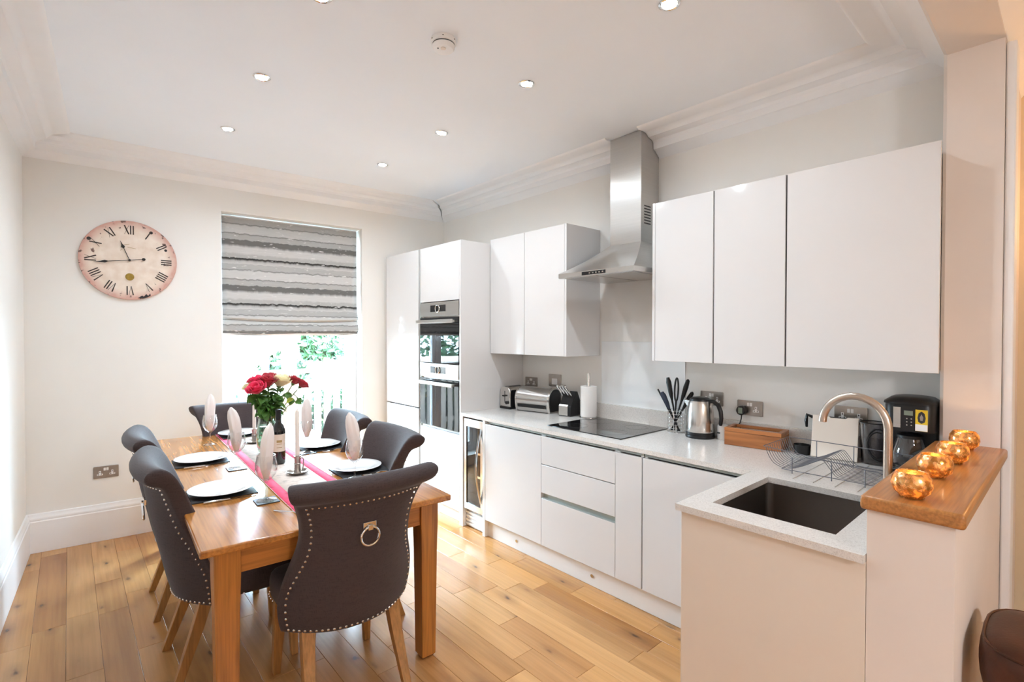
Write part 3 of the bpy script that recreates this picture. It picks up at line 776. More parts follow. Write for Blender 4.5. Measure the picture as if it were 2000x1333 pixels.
# ================================================================== KITCHEN
XD = 2.34                                  # door fronts
ZW0, ZW1 = 0.881, 0.905                    # worktop
CB = XK - 0.003
def carcass(mb, x0, x1, y0, y1, z0, z1, t=0.018, shelves=(), top=True):
    mb.box(x0, x1, y0, y0 + t, z0, z1); mb.box(x0, x1, y1 - t, y1, z0, z1)
    mb.box(x1 - 0.008, x1, y0 + t, y1 - t, z0, z1); mb.box(x0, x1 - 0.008, y0 + t, y1 - t, z0, z0 + t)
    if top: mb.box(x0, x1 - 0.008, y0 + t, y1 - t, z1 - t, z1)
    for z in shelves: mb.box(x0, x1 - 0.008, y0 + t, y1 - t, z - t, z)
    return mb
G = 0.0015
def door(parent, y0, y1, z0, z1, x=XD, name='door', mat='gloss'):
    return obj(name, MB().box(x, x + 0.02, y0 + G, y1 - G, z0 + G, z1 - G), mat, parent, world=True, bev=0.0012)

# tall fridge cabinet
t = thing('tall_cabinet', 'tall white larder cabinet beside the window wall', 'cabinet', (2.65, 4.2, 0))
obj('carcass', carcass(MB(), XD + 0.022, CB, 3.9, 4.50, 0.1, 2.285), 'satin_white', t, world=True)
door(t, 3.905, 4.505, 0.875, 2.285); door(t, 3.905, 4.505, 0.105, 0.867)
obj('plinth', MB().box(2.385, 2.40, 3.9, 4.50, 0.001, 0.1), 'satin_white', t, world=True)
obj('handle_channel', MB().box(XD + 0.012, XD + 0.022, 3.876, 3.899, 0.105, 2.285), 'channel', t, world=True)
# oven housing
t = thing('oven_cabinet', 'tall white cabinet housing two built-in ovens', 'cabinet', (2.65, 3.58, 0))
obj('carcass', carcass(MB(), XD + 0.022, CB, 3.282, 3.875, 0.1, 2.285, shelves=(1.805, 1.28, 0.74)), 'satin_white', t, world=True)
door(t, 3.282, 3.875, 1.808, 2.285); door(t, 3.282, 3.875, 0.105, 0.722)
obj('plinth', MB().box(2.385, 2.40, 3.282, 3.875, 0.001, 0.1), 'satin_white', t, world=True)
obj('end_panel', MB().box(XD, CB, 3.262, 3.2805, 0.001, 2.285), 'gloss', t, world=True, bev=0.001)
def oven(z0, z1, label):
    t = thing('oven', label, 'oven', (2.6, 3.58, z0))
    y0, y1 = 3.288, 3.869
    obj('oven_body', MB().box(XD + 0.024, 2.9, y0 + 0.02, y1 - 0.02, z0 + 0.004, z1 - 0.022), 'steel_dark', t, world=True)
    zp = z1 - 0.118
    pn = obj('control_panel', MB().box(XD - 0.004, XD + 0.022, y0, y1, zp, z1), 'steel_h', t, world=True, bev=0.002)
    obj('display', MB().box(XD - 0.006, XD - 0.0035, 3.47, 3.70, zp + 0.036, zp + 0.092), 'display', pn, world=True)
    k = MB(); n = 24
    ring = [(0.030 * cos(2 * pi * i / n), 0.030 * sin(2 * pi * i / n)) for i in range(n)]
    k.tube([(XD - 0.010, 3.585 + a, zp + 0.062 + b) for a, b in ring], 0.005, 8, closed=True)
    obj('control_knob', k, 'chrome', pn, world=True)
    dr = obj('door_frame', MB().box(XD, XD + 0.021, y0, y1, z0 + 0.002, zp - 0.012), 'display', t, world=True, bev=0.002)
    obj('door_glass', MB().box(XD - 0.0035, XD - 0.0005, y0, y1, z0 + 0.004, zp - 0.014), 'oven_glass', dr, world=True)
    obj('handle', MB().box(XD - 0.052, XD - 0.036, y0 + 0.03, y1 - 0.0, zp - 0.062, zp - 0.032).box(XD - 0.037, XD - 0.004, y0 + 0.05, y0 + 0.075, zp - 0.058, zp - 0.036)
        .box(XD - 0.037, XD - 0.004, y1 - 0.06, y1 - 0.035, zp - 0.058, zp - 0.036), 'steel_h', dr, world=True, bev=0.003)
oven(1.33 - 0.045, 1.803, 'upper built-in oven with steel control panel')
oven(0.742, 1.262 + 0.02, 'lower built-in oven with steel control panel')
# wine cooler
t = thing('wine_cooler', 'slim steel wine cooler with glass door under the worktop', 'wine cooler', (2.65, 3.1, 0))
y0, y1 = 2.985, 3.232
obj('cooler_body', carcass(MB(), XD + 0.05, 2.95, y0, y1, 0.06, 0.872, 0.02), 'satin_white', t, world=True)
dr = obj('door_frame', MB().box(XD + 0.008, XD + 0.045, y0, y0 + 0.034, 0.152, 0.866).box(XD + 0.008, XD + 0.045, y1 - 0.032, y1, 0.152, 0.866)
    .box(XD + 0.008, XD + 0.045, y0 + 0.034, y1 - 0.032, 0.806, 0.866).box(XD + 0.008, XD + 0.045, y0 + 0.034, y1 - 0.032, 0.152, 0.2), 'steel_v', t, world=True, bev=0.001)
obj('door_glass', MB().box(XD + 0.016, XD + 0.022, y0 + 0.034, y1 - 0.032, 0.2, 0.806), M['oven_glass'], dr, world=True)
hp = [(XD + 0.008 - 0.045 * sin(pi * i / 14), y0 + 0.028, 0.235 + (0.80 - 0.235) * i / 14) for i in range(15)]
obj('handle', MB().tube(hp, 0.0085, 8), 'chrome', dr, world=True)
for z in (0.42, 0.60): obj('shelf_clip', MB().box(XD + 0.012, XD + 0.0155, y0 + 0.04, y0 + 0.1, z, z + 0.016), 'chrome', dr, world=True)
gr = MB()
for i in range(4): gr.box(XD + 0.03, XD + 0.038, y0, y1, 0.018 + i * 0.03, 0.034 + i * 0.03)
gr.box(XD + 0.039, XD + 0.05, y0, y1, 0.005, 0.148)
obj('toe_grille', gr, 'satin_white', t, world=True)
# base cabinets
def base_unit(name, label, y0, y1, fronts, gap_right=0.0):
    t = thing(name, label, 'cabinet', (2.65, (y0 + y1) / 2, 0), group='base cabinets under the long worktop')
    obj('carcass', carcass(MB(), XD + 0.022, CB - 0.02, y0 + 0.001, y1 - 0.001, 0.13, 0.86, top=False), 'satin_white', t, world=True)
    obj('handle_channel', MB().box(XD + 0.022, XD + 0.03, y0 + 0.001, y1 - 0.001, 0.8605, 0.8805).box(XD + 0.003, XD + 0.0215, y0 + 0.019, y1 - 0.019, 0.842, 0.846), 'channel', t, world=True)
    for nm, z0, z1 in fronts: door(t, y0 + gap_right, y1, z0, z1, name=nm)
    return t
bu = base_unit('base_cabinet', 'white base cabinet with single door beside the wine cooler', 2.353, 2.952, [('door', 0.13, 0.857)])
du = base_unit('drawer_cabinet', 'white three drawer cabinet under the hob', 1.752, 2.353, [('drawer_front', 0.672, 0.857), ('drawer_front', 0.48, 0.67), ('drawer_front', 0.13, 0.446)])
obj('grip_channel', MB().box(XD + 0.0205, XD + 0.0217, 1.756, 2.349, 0.447, 0.479), 'channel', du, world=True)
obj('channel_lip', MB().box(XD + 0.002, XD + 0.0203, 1.756, 2.349, 0.4472, 0.449), 'channel', du, world=True)
base_unit('pull_out_cabinet', 'narrow white pull-out cabinet right of the drawers', 1.575, 1.752, [('door', 0.13, 0.857)])
base_unit('corner_cabinet', 'white base cabinet with door meeting the sink peninsula', 0.99, 1.570, [('door', 0.13, 0.857)], 0.0)
obj('gap_strip', MB().box(XD + 0.014, XD + 0.0215, 1.5712, 1.5748, 0.13, 0.857), 'dark_gap', bpy.data.objects['pull_out_cabinet'], world=True)
t = thing('base_end_panel', 'white end panel standing between wine cooler and base cabinet', 'panel', (2.65, 2.968, 0))
obj('panel_board', MB().box(XD, CB - 0.02, 2.9535, 2.981, 0.001, 0.8805), 'satin_white', t, world=True, bev=0.001)
t = thing('base_end_panel', 'white end panel between oven cabinet and wine cooler', 'panel', (2.65, 3.248, 0))
obj('panel_board', MB().box(XD, CB - 0.02, 3.236, 3.2605, 0.001, 0.8805), 'satin_white', t, world=True, bev=0.001)
t = thing('kickboard', 'long white kickboard under the base cabinets', 'kickboard', (2.4, 2.0, 0))
obj('board', MB().box(2.372, 2.388, 0.99, 2.952, 0.001, 0.128), 'satin_white', t, world=True)
for y in (2.63, 1.945):
    n = 16
    obj('kickboard_light', MB().prism([(y + 0.011 * cos(2 * pi * i / n), 0.062 + 0.011 * sin(2 * pi * i / n)) for i in range(n)], lambda a, b, h: (h, a, b), 2.369, 2.3718), 'chrome', t, world=True)
# peninsula cabinet
t = thing('peninsula_cabinet', 'cream sided peninsula cabinet under the sink', 'cabinet', (2.0, 0.69, 0))
obj('end_panel', MB().box(HX, HX + 0.02, 0.3965, 0.972, 0.001, 0.8805), 'cream_panel', t, world=True, bev=0.001)
obj('rear_panel', MB().box(HX + 0.0205, XK - 0.03, 0.3965, 0.41, 0.001, 0.8805), 'satin_white', t, world=True)
obj('door', MB().box(HX + 0.0205, 2.02, 0.95, 0.97, 0.13, 0.857), 'gloss', t, world=True)
obj('door', MB().box(2.0235, XD + 0.02, 0.95, 0.97, 0.13, 0.857), 'gloss', t, world=True)
obj('plinth', MB().box(HX + 0.0205, XD + 0.03, 0.90, 0.915, 0.001, 0.128), 'satin_white', t, world=True)

# worktop: cells of an L with sink cut-out and drainer grooves
SX0, SX1, SY0, SY1 = 1.79, 2.297, 0.497, 0.898
DG = [0.575, 0.655, 0.735, 0.815]          # groove centres (y)
gx0, gx1 = 2.335, 2.86
xs = sorted({1.678, SX0, SX1, XD - 0.004, gx0 + 0.012, gx1, XK - 0.002})
ys = sorted({0.3965, SY0, SY1, 0.985, 3.2605} | {g + s for g in DG for s in (-0.004, 0.004)})
def cell_top(cx, cy):
    if cx < XD - 0.004 and cy > 0.985: return None
    if SX0 < cx < SX1 and SY0 < cy < SY1: return None
    if gx0 + 0.012 < cx < gx1 and any(abs(cy - g) < 0.004 for g in DG): return ZW1 - 0.0035
    return ZW1
def heightfield(xs, ys, top, z0):
    mb = MB(); nx, ny = len(xs) - 1, len(ys) - 1
    T = [[top((xs[i] + xs[i + 1]) / 2, (ys[j] + ys[j + 1]) / 2) for j in range(ny)] for i in range(nx)]
    def q(*p): mb.add(p, [(0, 1, 2, 3)])
    for i in range(nx):
        for j in range(ny):
            z = T[i][j]
            if z is None: continue
            a, b, c, d = xs[i], xs[i + 1], ys[j], ys[j + 1]
            q((a, c, z), (b, c, z), (b, d, z), (a, d, z)); q((a, d, z0), (b, d, z0), (b, c, z0), (a, c, z0))
            for (ii, jj, p1, p2) in ((i - 1, j, (a, d), (a, c)), (i + 1, j, (b, c), (b, d)), (i, j - 1, (a, c), (b, c)), (i, j + 1, (b, d), (a, d))):
                o = T[ii][jj] if 0 <= ii < nx and 0 <= jj < ny else None
                lo = z0 if o is None else o
                if lo < z: q((*p1, lo), (*p2, lo), (*p2, z), (*p1, z))
    return mb
wt = obj('worktop', heightfield(xs, ys, cell_top, ZW0), 'quartz', smooth=0)
bm = bmesh.new(); bm.from_mesh(wt.data); bmesh.ops.remove_doubles(bm, verts=bm.verts, dist=1e-5); bmesh.ops.recalc_face_normals(bm, faces=bm.faces); bm.to_mesh(wt.data); bm.free()
tag(set_origin(wt, (2.6, 1.5, ZW0)), 'pale speckled quartz worktop along the wall and round the sink', 'worktop')
t = thing('upstand', 'pale quartz upstand along the back of the worktop', 'upstand', (XK - 0.01, 1.8, ZW1))
obj('upstand_strip', MB().box(XK - 0.02, XK - 0.0005, 0.3965, 3.2605, ZW1 + 0.0003, 1.012), 'quartz', t, world=True, bev=0.001)
t = thing('glass_splashback', 'white glass splashback behind the hob', 'splashback', (XK - 0.006, 2.04, 1.013))
obj('glass_sheet', MB().box(XK - 0.008, XK - 0.0006, 1.70, 2.385, 1.0125, 1.478), 'splash', t, world=True, bev=0.001)
# sink
t = thing('sink', 'square undermounted steel sink in the peninsula', 'sink', (2.04, 0.7, 0.7))
bz = 0.69
mb = MB()
def rring(x0, x1, y0, y1, z, r=0.03, n=4):
    pts = []
    for cx, cy, a0 in ((x1 - r, y1 - r, 0), (x0 + r, y1 - r, pi / 2), (x0 + r, y0 + r, pi), (x1 - r, y0 + r, 1.5 * pi)):
        for i in range(n + 1):
            a = a0 + i * pi / 2 / n; pts.append((cx + r * cos(a), cy + r * sin(a), z))
    return pts
e = 0.004
mb.loft([rring(SX0 - 0.02, SX1 + 0.02, SY0 - 0.02, SY1 + 0.02, ZW0 - 0.0008), rring(SX0 - e, SX1 + e, SY0 - e, SY1 + e, ZW0 - 0.0008), rring(SX0 - e, SX1 + e, SY0 - e, SY1 + e, bz + 0.02),
         rring(SX0 + 0.015, SX1 - 0.015, SY0 + 0.015, SY1 - 0.015, bz, 0.04)], cap=False)
k = len(mb.v); n_ = len(rring(0, 1, 0, 1, 0)); mb.f.append(tuple(range(k - n_, k)))
o = obj('sink_bowl', mb, 'steel_dark', t, world=True)
obj('drain', MB().lathe([(0.045, 0.0005), (0.045, 0.004), (0.03, 0.004), (0.028, 0.001), (0, 0.001)], 24, (2.04, 0.7, bz)), 'chrome', t, world=True)
# tap
tx, ty = 2.115, 0.433
t = thing('kitchen_tap', 'tall arched brushed nickel tap beside the sink', 'tap', (tx, ty, ZW1))
path = [(0, 0, 0.045), (0, 0, 0.15), (0, 0, 0.297)]
rad = 0.1
dx, dy = -0.02, 1.0
dl = sqrt(dx * dx + dy * dy); dx /= dl; dy /= dl
for i in range(1, 17):
    a = pi - (pi * 0.93) * i / 16
    path.append((dx * (rad + rad * cos(a)), dy * (rad + rad * cos(a)), 0.297 + rad * 1.07 * sin(a)))
p2 = path[-1]; path.append((p2[0] - dx * 0.002, p2[1] - dy * 0.002 + 0.004, p2[2] - 0.02))
obj('spout', MB().tube(path, 0.0135, 16), 'nickel', t, smooth=60)
obj('tap_base', MB().lathe([(0.026, 0.0005), (0.026, 0.008), (0.019, 0.012), (0.0185, 0.07), (0.0145, 0.08), (0, 0.08)], 24), 'nickel', t)
obj('lever', MB().tube([(0.018, 0, 0.045), (0.05, -0.004, 0.052), (0.09, -0.006, 0.072)], [0.006, 0.005, 0.004], 8), 'nickel', t)
# hob
t = thing('induction_hob', 'black glass induction hob set on the worktop', 'hob', (2.71, 2.09, ZW1))
obj('hob_glass', MB().box(2.445, 2.965, 1.792, 2.402, ZW1 + 0.0005, ZW1 + 0.006), 'black_gloss', t, world=True, bev=0.002)
mb = MB()
for cx, cy, r in ((2.58, 1.95, 0.09), (2.58, 2.25, 0.075), (2.83, 1.95, 0.075), (2.83, 2.25, 0.09)):
    mb.tube([(cx + r * cos(2 * pi * i / 32), cy + r * sin(2 * pi * i / 32), ZW1 + 0.0058) for i in range(32)], 0.0007, 4, closed=True)
obj('zone_marks', mb, M['dark_gap'], t, world=True)

# wall cabinets
XC = 2.641
def wall_unit(label, y0, y1, doors, lp=False, rp=False):
    t = thing('wall_cabinet', label, 'cabinet', (2.82, (y0 + y1) / 2, 1.373), group='white wall cabinets')
    obj('carcass', carcass(MB(), XC + 0.022, CB, y0 + 0.001, y1 - 0.001, 1.373, 2.315, shelves=(1.85,)), 'satin_white', t, world=True)
    for a, b in doors: door(t, a, b, 1.371, 2.317, x=XC)
    return t
c1 = wall_unit('white two door wall cabinet left of the cooker hood', 2.425, 3.258, [(2.4255, 2.843), (2.845, 3.258)])
obj('end_panel', MB().box(XC, CB, 2.4055, 2.4245, 1.371, 2.317), 'gloss', c1, world=True, bev=0.001)
c2 = wall_unit('narrow white wall cabinet right of the cooker hood', 1.326, 1.69, [(1.3285, 1.69)])
obj('end_panel', MB().box(XC, CB, 1.691, 1.709, 1.371, 2.317), 'gloss', c2, world=True, bev=0.001)
wall_unit('narrow white wall cabinet above the socket and tea box', 0.957, 1.326, [(0.9595, 1.3235)])
wall_unit('wide white wall cabinet against the pier above the coffee machine', 0.3985, 0.957, [(0.3745, 0.9545)])
mb = MB()
for yy in (1.3275, 0.9585): mb.box(XC + 0.012, XC + 0.0215, yy - 0.003, yy + 0.003, 1.373, 2.315)
obj('gap_strip', mb, 'dark_gap', c2, world=True)

# cooker hood
t = thing('cooker_hood', 'stainless steel chimney cooker hood over the hob', 'cooker hood', (2.75, 2.03, 1.905))
y0, y1, xf = 1.737, 2.343, 2.492
cx0 = 2.81
mb = MB()
r0 = [(xf, y0, 1.908), (CB, y0, 1.908), (CB, y1, 1.908), (xf, y1, 1.908)]
r1 = [(p[0], p[1], 1.938) for p in r0]
r2, r3 = [], []
def mixp(a, b, f): return tuple(a[i] + (b[i] - a[i]) * f for i in range(3))
tp = [(cx0 - 0.003, HY0 - 0.003, 2.14), (CB, HY0 - 0.003, 2.14), (CB, HY1 + 0.003, 2.14), (cx0 - 0.003, HY1 + 0.003, 2.14)]
rings = [r0, r1]
for f, zf in ((0.28, 0.23), (0.55, 0.48), (0.8, 0.75), (1.0, 1.0)):
    rings.append([(r1[i][0] + (tp[i][0] - r1[i][0]) * f, r1[i][1] + (tp[i][1] - r1[i][1]) * f, 1.938 + (2.14 - 1.938) * zf) for i in range(4)])
mb.loft(rings)
cp = obj('canopy', mb, 'steel_h', t, world=True, smooth=20)
obj('filter', MB().box(xf + 0.03, CB - 0.03, y0 + 0.03, 2.035, 1.904, 1.9078).box(xf + 0.03, CB - 0.03, 2.045, y1 - 0.03, 1.904, 1.9078), 'steel', t, world=True)
pn = obj('control_panel', MB().box(xf - 0.0025, xf - 0.0003, 1.945, 2.135, 1.912, 1.933), 'display', t, world=True)
for i in range(5): obj('button', MB().box(xf - 0.0035, xf - 0.0026, 1.96 + i * 0.026, 1.972 + i * 0.026, 1.918, 1.926), 'pewter', pn, world=True)
obj('chimney', MB().box(cx0, CB, HY0, HY1, 2.1405, zc(2.9) - 0.002), 'steel_h', t, world=True, bev=0.001)
mb = MB()
for i in range(7): mb.box(cx0 + 0.035, cx0 + 0.11, HY0 - 0.0012, HY0 - 0.0002, 2.262 + i * 0.019, 2.270 + i * 0.019)
obj('vent_slots', mb, 'dark_gap', t, world=True)

# oak ledge and candle holders
lg = tag(obj('oak_ledge', MB().box(1.682, 2.797, YN0 - 0.022, YN1 + 0.014, 1.0345, 1.075), 'ledge', bev=0.009, seg=3), 'oiled oak ledge capping the half wall', 'ledge')
set_origin(lg, (2.24, 0.3, 1.0345))
vp = [(0.0, 0.001), (0.028, 0.001), (0.03, 0.006), (0.042, 0.016), (0.0475, 0.032), (0.045, 0.05), (0.037, 0.062), (0.035, 0.064), (0.0335, 0.062), (0.041, 0.05), (0.0435, 0.032), (0.038, 0.017), (0.025, 0.008), (0, 0.0075)]
def votive(x, y, label):
    t = thing('candle_holder', label, 'candle holder', (x, y, 1.075), random.uniform(0, 6), 'gold candle holders on the oak ledge')
    b = obj('glass_bowl', MB().lathe([(p[0], p[1] * 1.12) for p in vp], 32), 'mercury', t)
    tl = obj('tealight', MB().lathe([(0.0, 0.009), (0.018, 0.009), (0.018, 0.022), (0.0165, 0.02), (0, 0.02)], 16), 'candle', t)
    obj('flame', MB().lathe([(0.0, 0.022), (0.004, 0.027), (0.0, 0.038)], 8), 'flame', tl)
    d = bpy.data.lights.new('tealight_light', 'POINT'); d.energy = 0.16; d.color = (1, 0.55, 0.2); d.shadow_soft_size = 0.006
    l = bpy.data.objects.new('tealight_light', d); C.objects.link(l); l.parent = t; l.location = (0, 0, 0.046)
votive(1.765, 0.306, 'gold mercury glass candle holder nearest the front end of the ledge')
votive(2.075, 0.302, 'gold mercury glass candle holder, second from the front end of the ledge')
votive(2.35, 0.294, 'gold mercury glass candle holder, third from the front end of the ledge')
votive(2.665, 0.298, 'gold mercury glass candle holder closest to the pier')
#@@PART2
# ================================================================== DINING TABLE
TA = -0.051
TC = Vector((0.905, 3.17, 0))
ZT = 0.77
t = thing('dining_table', 'honey oak dining table laid for dinner', 'table', tuple(TC), TA)
obj('tabletop', MB().box(-0.51, 0.51, -1.18, 1.18, ZT - 0.028, ZT), 'table', t, bev=0.006, seg=3)
for sx in (-1, 1):
    for sy in (-1, 1):
        cx, cy = sx * 0.418, sy * 1.095
        rings = []
        for z, h in ((0.0, 0.026), (0.012, 0.036), (0.5, 0.041), (0.64, 0.0445), (0.7415, 0.0445)):
            rings.append([(cx - h, cy - h, z), (cx + h, cy - h, z), (cx + h, cy + h, z), (cx - h, cy + h, z)])
        obj('leg', MB().loft(rings), 'table_z', t, bev=0.003, smooth=20)
for sy in (-1, 1): obj('apron', MB().box(-0.373, 0.373, sy * 1.115 - 0.012, sy * 1.115 + 0.012, ZT - 0.13, ZT - 0.0285), 'table_x', t, bev=0.002)
for sx in (-1, 1): obj('apron', MB().box(sx * 0.44 - 0.012, sx * 0.44 + 0.012, -1.05, 1.05, ZT - 0.13, ZT - 0.0285), 'table', t, bev=0.002)

def tl(x, y, z=ZT):                        # world -> table frame, for things measured in the room
    return (x, y, z)

# runner
t = thing('table_runner', 'oatmeal linen runner with pink borders down the table', 'table runner', (TC.x, TC.y, ZT), TA)
def strip(mb, x0, x1, z):
    pts = [(-1.1825 - 0.002, -0.13), (-1.1845, -0.01), (-1.183, z), (-1.16, z + 0.0003)] + [(-1.16 + 2.31 * i / 12, z + 0.0004 * (i % 2)) for i in range(1, 13)]
    vs = []; fs = []
    for y, zz in pts:
        vs += [(x0, y, zz), (x1, y, zz)]
    for i in range(len(pts) - 1): fs.append((2 * i, 2 * i + 1, 2 * i + 3, 2 * i + 2))
    return mb.add(vs, fs)
for nm, a, b, mt in (('border', -0.14, -0.092, 'runner_pink'), ('runner_cloth', -0.092, 0.117, 'runner'), ('border', 0.117, 0.165, 'runner_pink')):
    o = obj(nm, strip(MB(), a, b, 0.0022), mt, t)
    sd = o.modifiers.new('solid', 'SOLIDIFY'); sd.thickness = 0.0012; sd.offset = 0
for a in (-0.142, 0.165):
    o = obj('piping', strip(MB(), a, a + 0.002, 0.003), 'runner', t)
    sd = o.modifiers.new('solid', 'SOLIDIFY'); sd.thickness = 0.0016; sd.offset = 0

# ================================================================== CHAIRS
def smooth_rows(rows, k=2):
    out = []
    n = len(rows)
    for i in range(n - 1):
        p0, p1, p2, p3 = rows[max(i - 1, 0)], rows[i], rows[i + 1], rows[min(i + 2, n - 1)]
        for j in range(k):
            u = j / k
            out.append(tuple(0.5 * (2 * b + (c - a) * u + (2 * a - 5 * b + 4 * c - d) * u * u + (3 * b - a - 3 * c + d) * u ** 3) for a, b, c, d in zip(p0, p1, p2, p3)))
    out.append(rows[-1]); return out
OUT = [(-.245, .355, .256, .135), (-.248, .361, .259, .137), (-.268, .42, .274, .152), (-.284, .50, .277, .155), (-.296, .56, .262, .142), (-.310, .62, .237, .125), (-.322, .68, .218, .102), (-.335, .75, .209, .088), (-.346, .82, .216, .076), (-.354, .872, .232, .066), (-.359, .905, .248, .058)]
ROLL = [(-.376, .912, .268, .045), (-.398, .932, .282, .04), (-.404, .957, .287, .04), (-.390, .982, .286, .04), (-.360, .993, .282, .04), (-.327, .983, .274, .042)]
INN = [(-.302, .955, .262, .046), (-.282, .90, .245, .052), (-.268, .85, .225, .06), (-.258, .80, .211, .068), (-.246, .75, .204, .078), (-.230, .68, .212, .092), (-.214, .60, .235, .11), (-.20, .50, .25, .128), (-.192, .44, .25, .13), (-.188, .375, .244, .13), (-.188, .368, .243, .13)]
PROF = OUT + ROLL + INN
def bpt(row, s):
    y, z, wd, c = row
    return Vector((s * wd, y + c * abs(s) ** 2.2, z))
def chair_back():
    rows = PROF; n = len(rows); ns = 19
    rings = []
    S_ = [-1 + 2 * i / (ns - 1) for i in range(ns)]
    def endring(sgn, sh, ext):
        r = []
        for j in range(n):
            a, b = bpt(rows[j], sgn), bpt(rows[n - 1 - j], sgn); m = (a + b) / 2
            p = m + (a - m) * sh; p.x += sgn * ext; r.append(p)
        return r
    rings.append(endring(-1, 0.55, 0.013)); rings.append(endring(-1, 0.86, 0.008))
    for s_ in S_: rings.append([bpt(r, s_) for r in rows])
    rings.append(endring(1, 0.86, 0.008)); rings.append(endring(1, 0.55, 0.013))
    mb = MB().loft(rings, cap=False)
    N = n; last = (len(rings) - 1) * N
    for j in range(n // 2 - 1):
        mb.f.append((j, n - 1 - j, n - 2 - j, j + 1)); mb.f.append((last + j + 1, last + n - 2 - j, last + n - 1 - j, last + j))
    return mb
def sup(w_, y0, y1, z, n=28, e=0.28, front=1.0):
    pts = []
    for i in range(n):
        a = 2 * pi * i / n; c, s_ = cos(a), sin(a)
        px = math.copysign(abs(c) ** e, c); py = math.copysign(abs(s_) ** e, s_)
        ww = w_ * (1 + 0.04 * py)
        pts.append((px * ww, (y0 + y1) / 2 + py * (y1 - y0) / 2, z))
    return pts
def chair_seat():
    rings = [sup(0.222, -0.12, 0.242, 0.352), sup(0.236, -0.125, 0.252, 0.366), sup(0.240, -0.125, 0.256, 0.42), sup(0.236, -0.135, 0.252, 0.465), sup(0.218, -0.13, 0.232, 0.485), sup(0.16, -0.17, 0.18, 0.497), sup(0.06, -0.07, 0.08, 0.502)]
    return MB().loft(rings)
def nailmb():
    mb = MB()
    def nail(p, nrm):
        nrm = Vector(nrm).normalized(); p = p + nrm * 0.0006; u = nrm.orthogonal().normalized(); v = nrm.cross(u); r = 0.0058
        rim = [p + (u * cos(a * pi / 3) + v * sin(a * pi / 3)) * r for a in range(6)]
        mid = [p + (u * cos(a * pi / 3) + v * sin(a * pi / 3)) * r * 0.62 + nrm * 0.0032 for a in range(6)]
        mb.add(rim + mid + [p + nrm * 0.0045], [(i, (i + 1) % 6, 6 + (i + 1) % 6, 6 + i) for i in range(6)] + [(6 + i, 6 + (i + 1) % 6, 12) for i in range(6)])
    dense = smooth_rows(OUT, 8)
    def normal(row_i, s_):
        a = bpt(dense[min(row_i + 1, len(dense) - 1)], s_) - bpt(dense[max(row_i - 1, 0)], s_)
        b = bpt(dense[row_i], s_ + 0.02) - bpt(dense[row_i], s_ - 0.02)
        nn = a.cross(b)
        return nn if nn.y < 0 else -nn
    acc = 0; step = 0.0215
    for sg in (-1, 1):
        prev = None; acc = step
        for i in range(10, len(dense) - 4):
            p = bpt(dense[i], sg * 0.93)
            if prev is not None:
                acc += (p - prev).length
            if acc >= step: nail(p, normal(i, sg * 0.93)); acc = 0
            prev = p
    for row in (8 + 2, len(dense) - 5):
        prev = None; acc = 0
        for k in range(401):
            s_ = -0.93 + 1.86 * k / 400; p = bpt(dense[row], s_)
            if prev is not None: acc += (p - prev).length
            if acc >= step and abs(s_) < 0.915: nail(p, normal(row, s_)); acc = 0
            prev = p
    ring = sup(0.2385, -0.135, 0.2545, 0.372, 400); prev = None; acc = 0
    for k, q in enumerate(ring):
        q = Vector(q)
        if q.y < -0.07: prev = q; continue
        if prev is not None: acc += (q - prev).length
        if acc >= step:
            nn = Vector((q.x, (q.y - 0.02), 0)); 
            nn = Vector((math.copysign(1, q.x), 0, 0)) if abs(q.x) > 0.215 else (Vector((0, 1, 0)) if abs(q.x) < 0.2 else Vector((math.copysign(1, q.x), 1, 0)))
            nail(q, nn); acc = 0
        prev = q
    return mb
def chair_leg(sx, front):
    if front:
        c = [(sx * 0.198, 0.195, 0.40, 0.0245), (sx * 0.198, 0.2, 0.36, 0.0245), (sx * 0.202, 0.208, 0.22, 0.022), (sx * 0.207, 0.215, 0.1, 0.018), (sx * 0.21, 0.218, 0.0, 0.015)]
    else:
        c = [(sx * 0.178, -0.135, 0.40, 0.025), (sx * 0.179, -0.143, 0.36, 0.025), (sx * 0.184, -0.175, 0.25, 0.023), (sx * 0.194, -0.22, 0.12, 0.019), (sx * 0.204, -0.262, 0.0, 0.016)]
    c = smooth_rows(c, 4)
    return MB().loft([[(x - h, y - h, z), (x + h, y - h, z), (x + h, y + h, z), (x - h, y + h, z)] for x, y, z, h in c])
def make_chair(label):
    t = thing('dining_chair', label, 'chair', (0, 0, 0), 0, 'charcoal dining chairs round the oak table')
    obj('backrest', chair_back(), 'chair', t, sub=1)
    obj('seat', chair_seat(), 'chair', t, sub=1)
    for sx in (-1, 1):
        obj('leg', chair_leg(sx, True), 'oak_leg', t, bev=0.002, smooth=20); obj('leg', chair_leg(sx, False), 'oak_leg', t, bev=0.002, smooth=20)
    nl = obj('nailhead_trim', nailmb(), 'nail', t); nl['kind'] = 'stuff'
    # ring pull on the outside of the back
    rk = 0.0
    pz, py = 0.79, -0.3435
    pl = obj('pull_plate', MB().box(-0.026, 0.026, py - 0.007, py + 0.003, pz - 0.008, pz + 0.016).box(-0.010, 0.010, py - 0.016, py - 0.006, pz - 0.014, pz + 0.006), 'chrome', t, bev=0.0015)
    obj('pull_ring', MB().tube([(0.036 * sin(2 * pi * i / 32), py - 0.011 + 0.016 * (0.5 - 0.5 * cos(2 * pi * i / 32)) * 0.25, pz - 0.038 + 0.036 * cos(2 * pi * i / 32)) for i in range(32)], 0.0047, 8, closed=True), 'chrome', t)
    return t
ch = make_chair('charcoal dining chair at the near table end, its back with ring pull to the camera')
ch.location = (0.888, 2.155, 0); ch.rotation_euler = (0, 0, TA - 0.01)
dup(ch, (0.592, 2.70, 0), TA - pi / 2, 'charcoal dining chair at the left table side, next to the near leg')
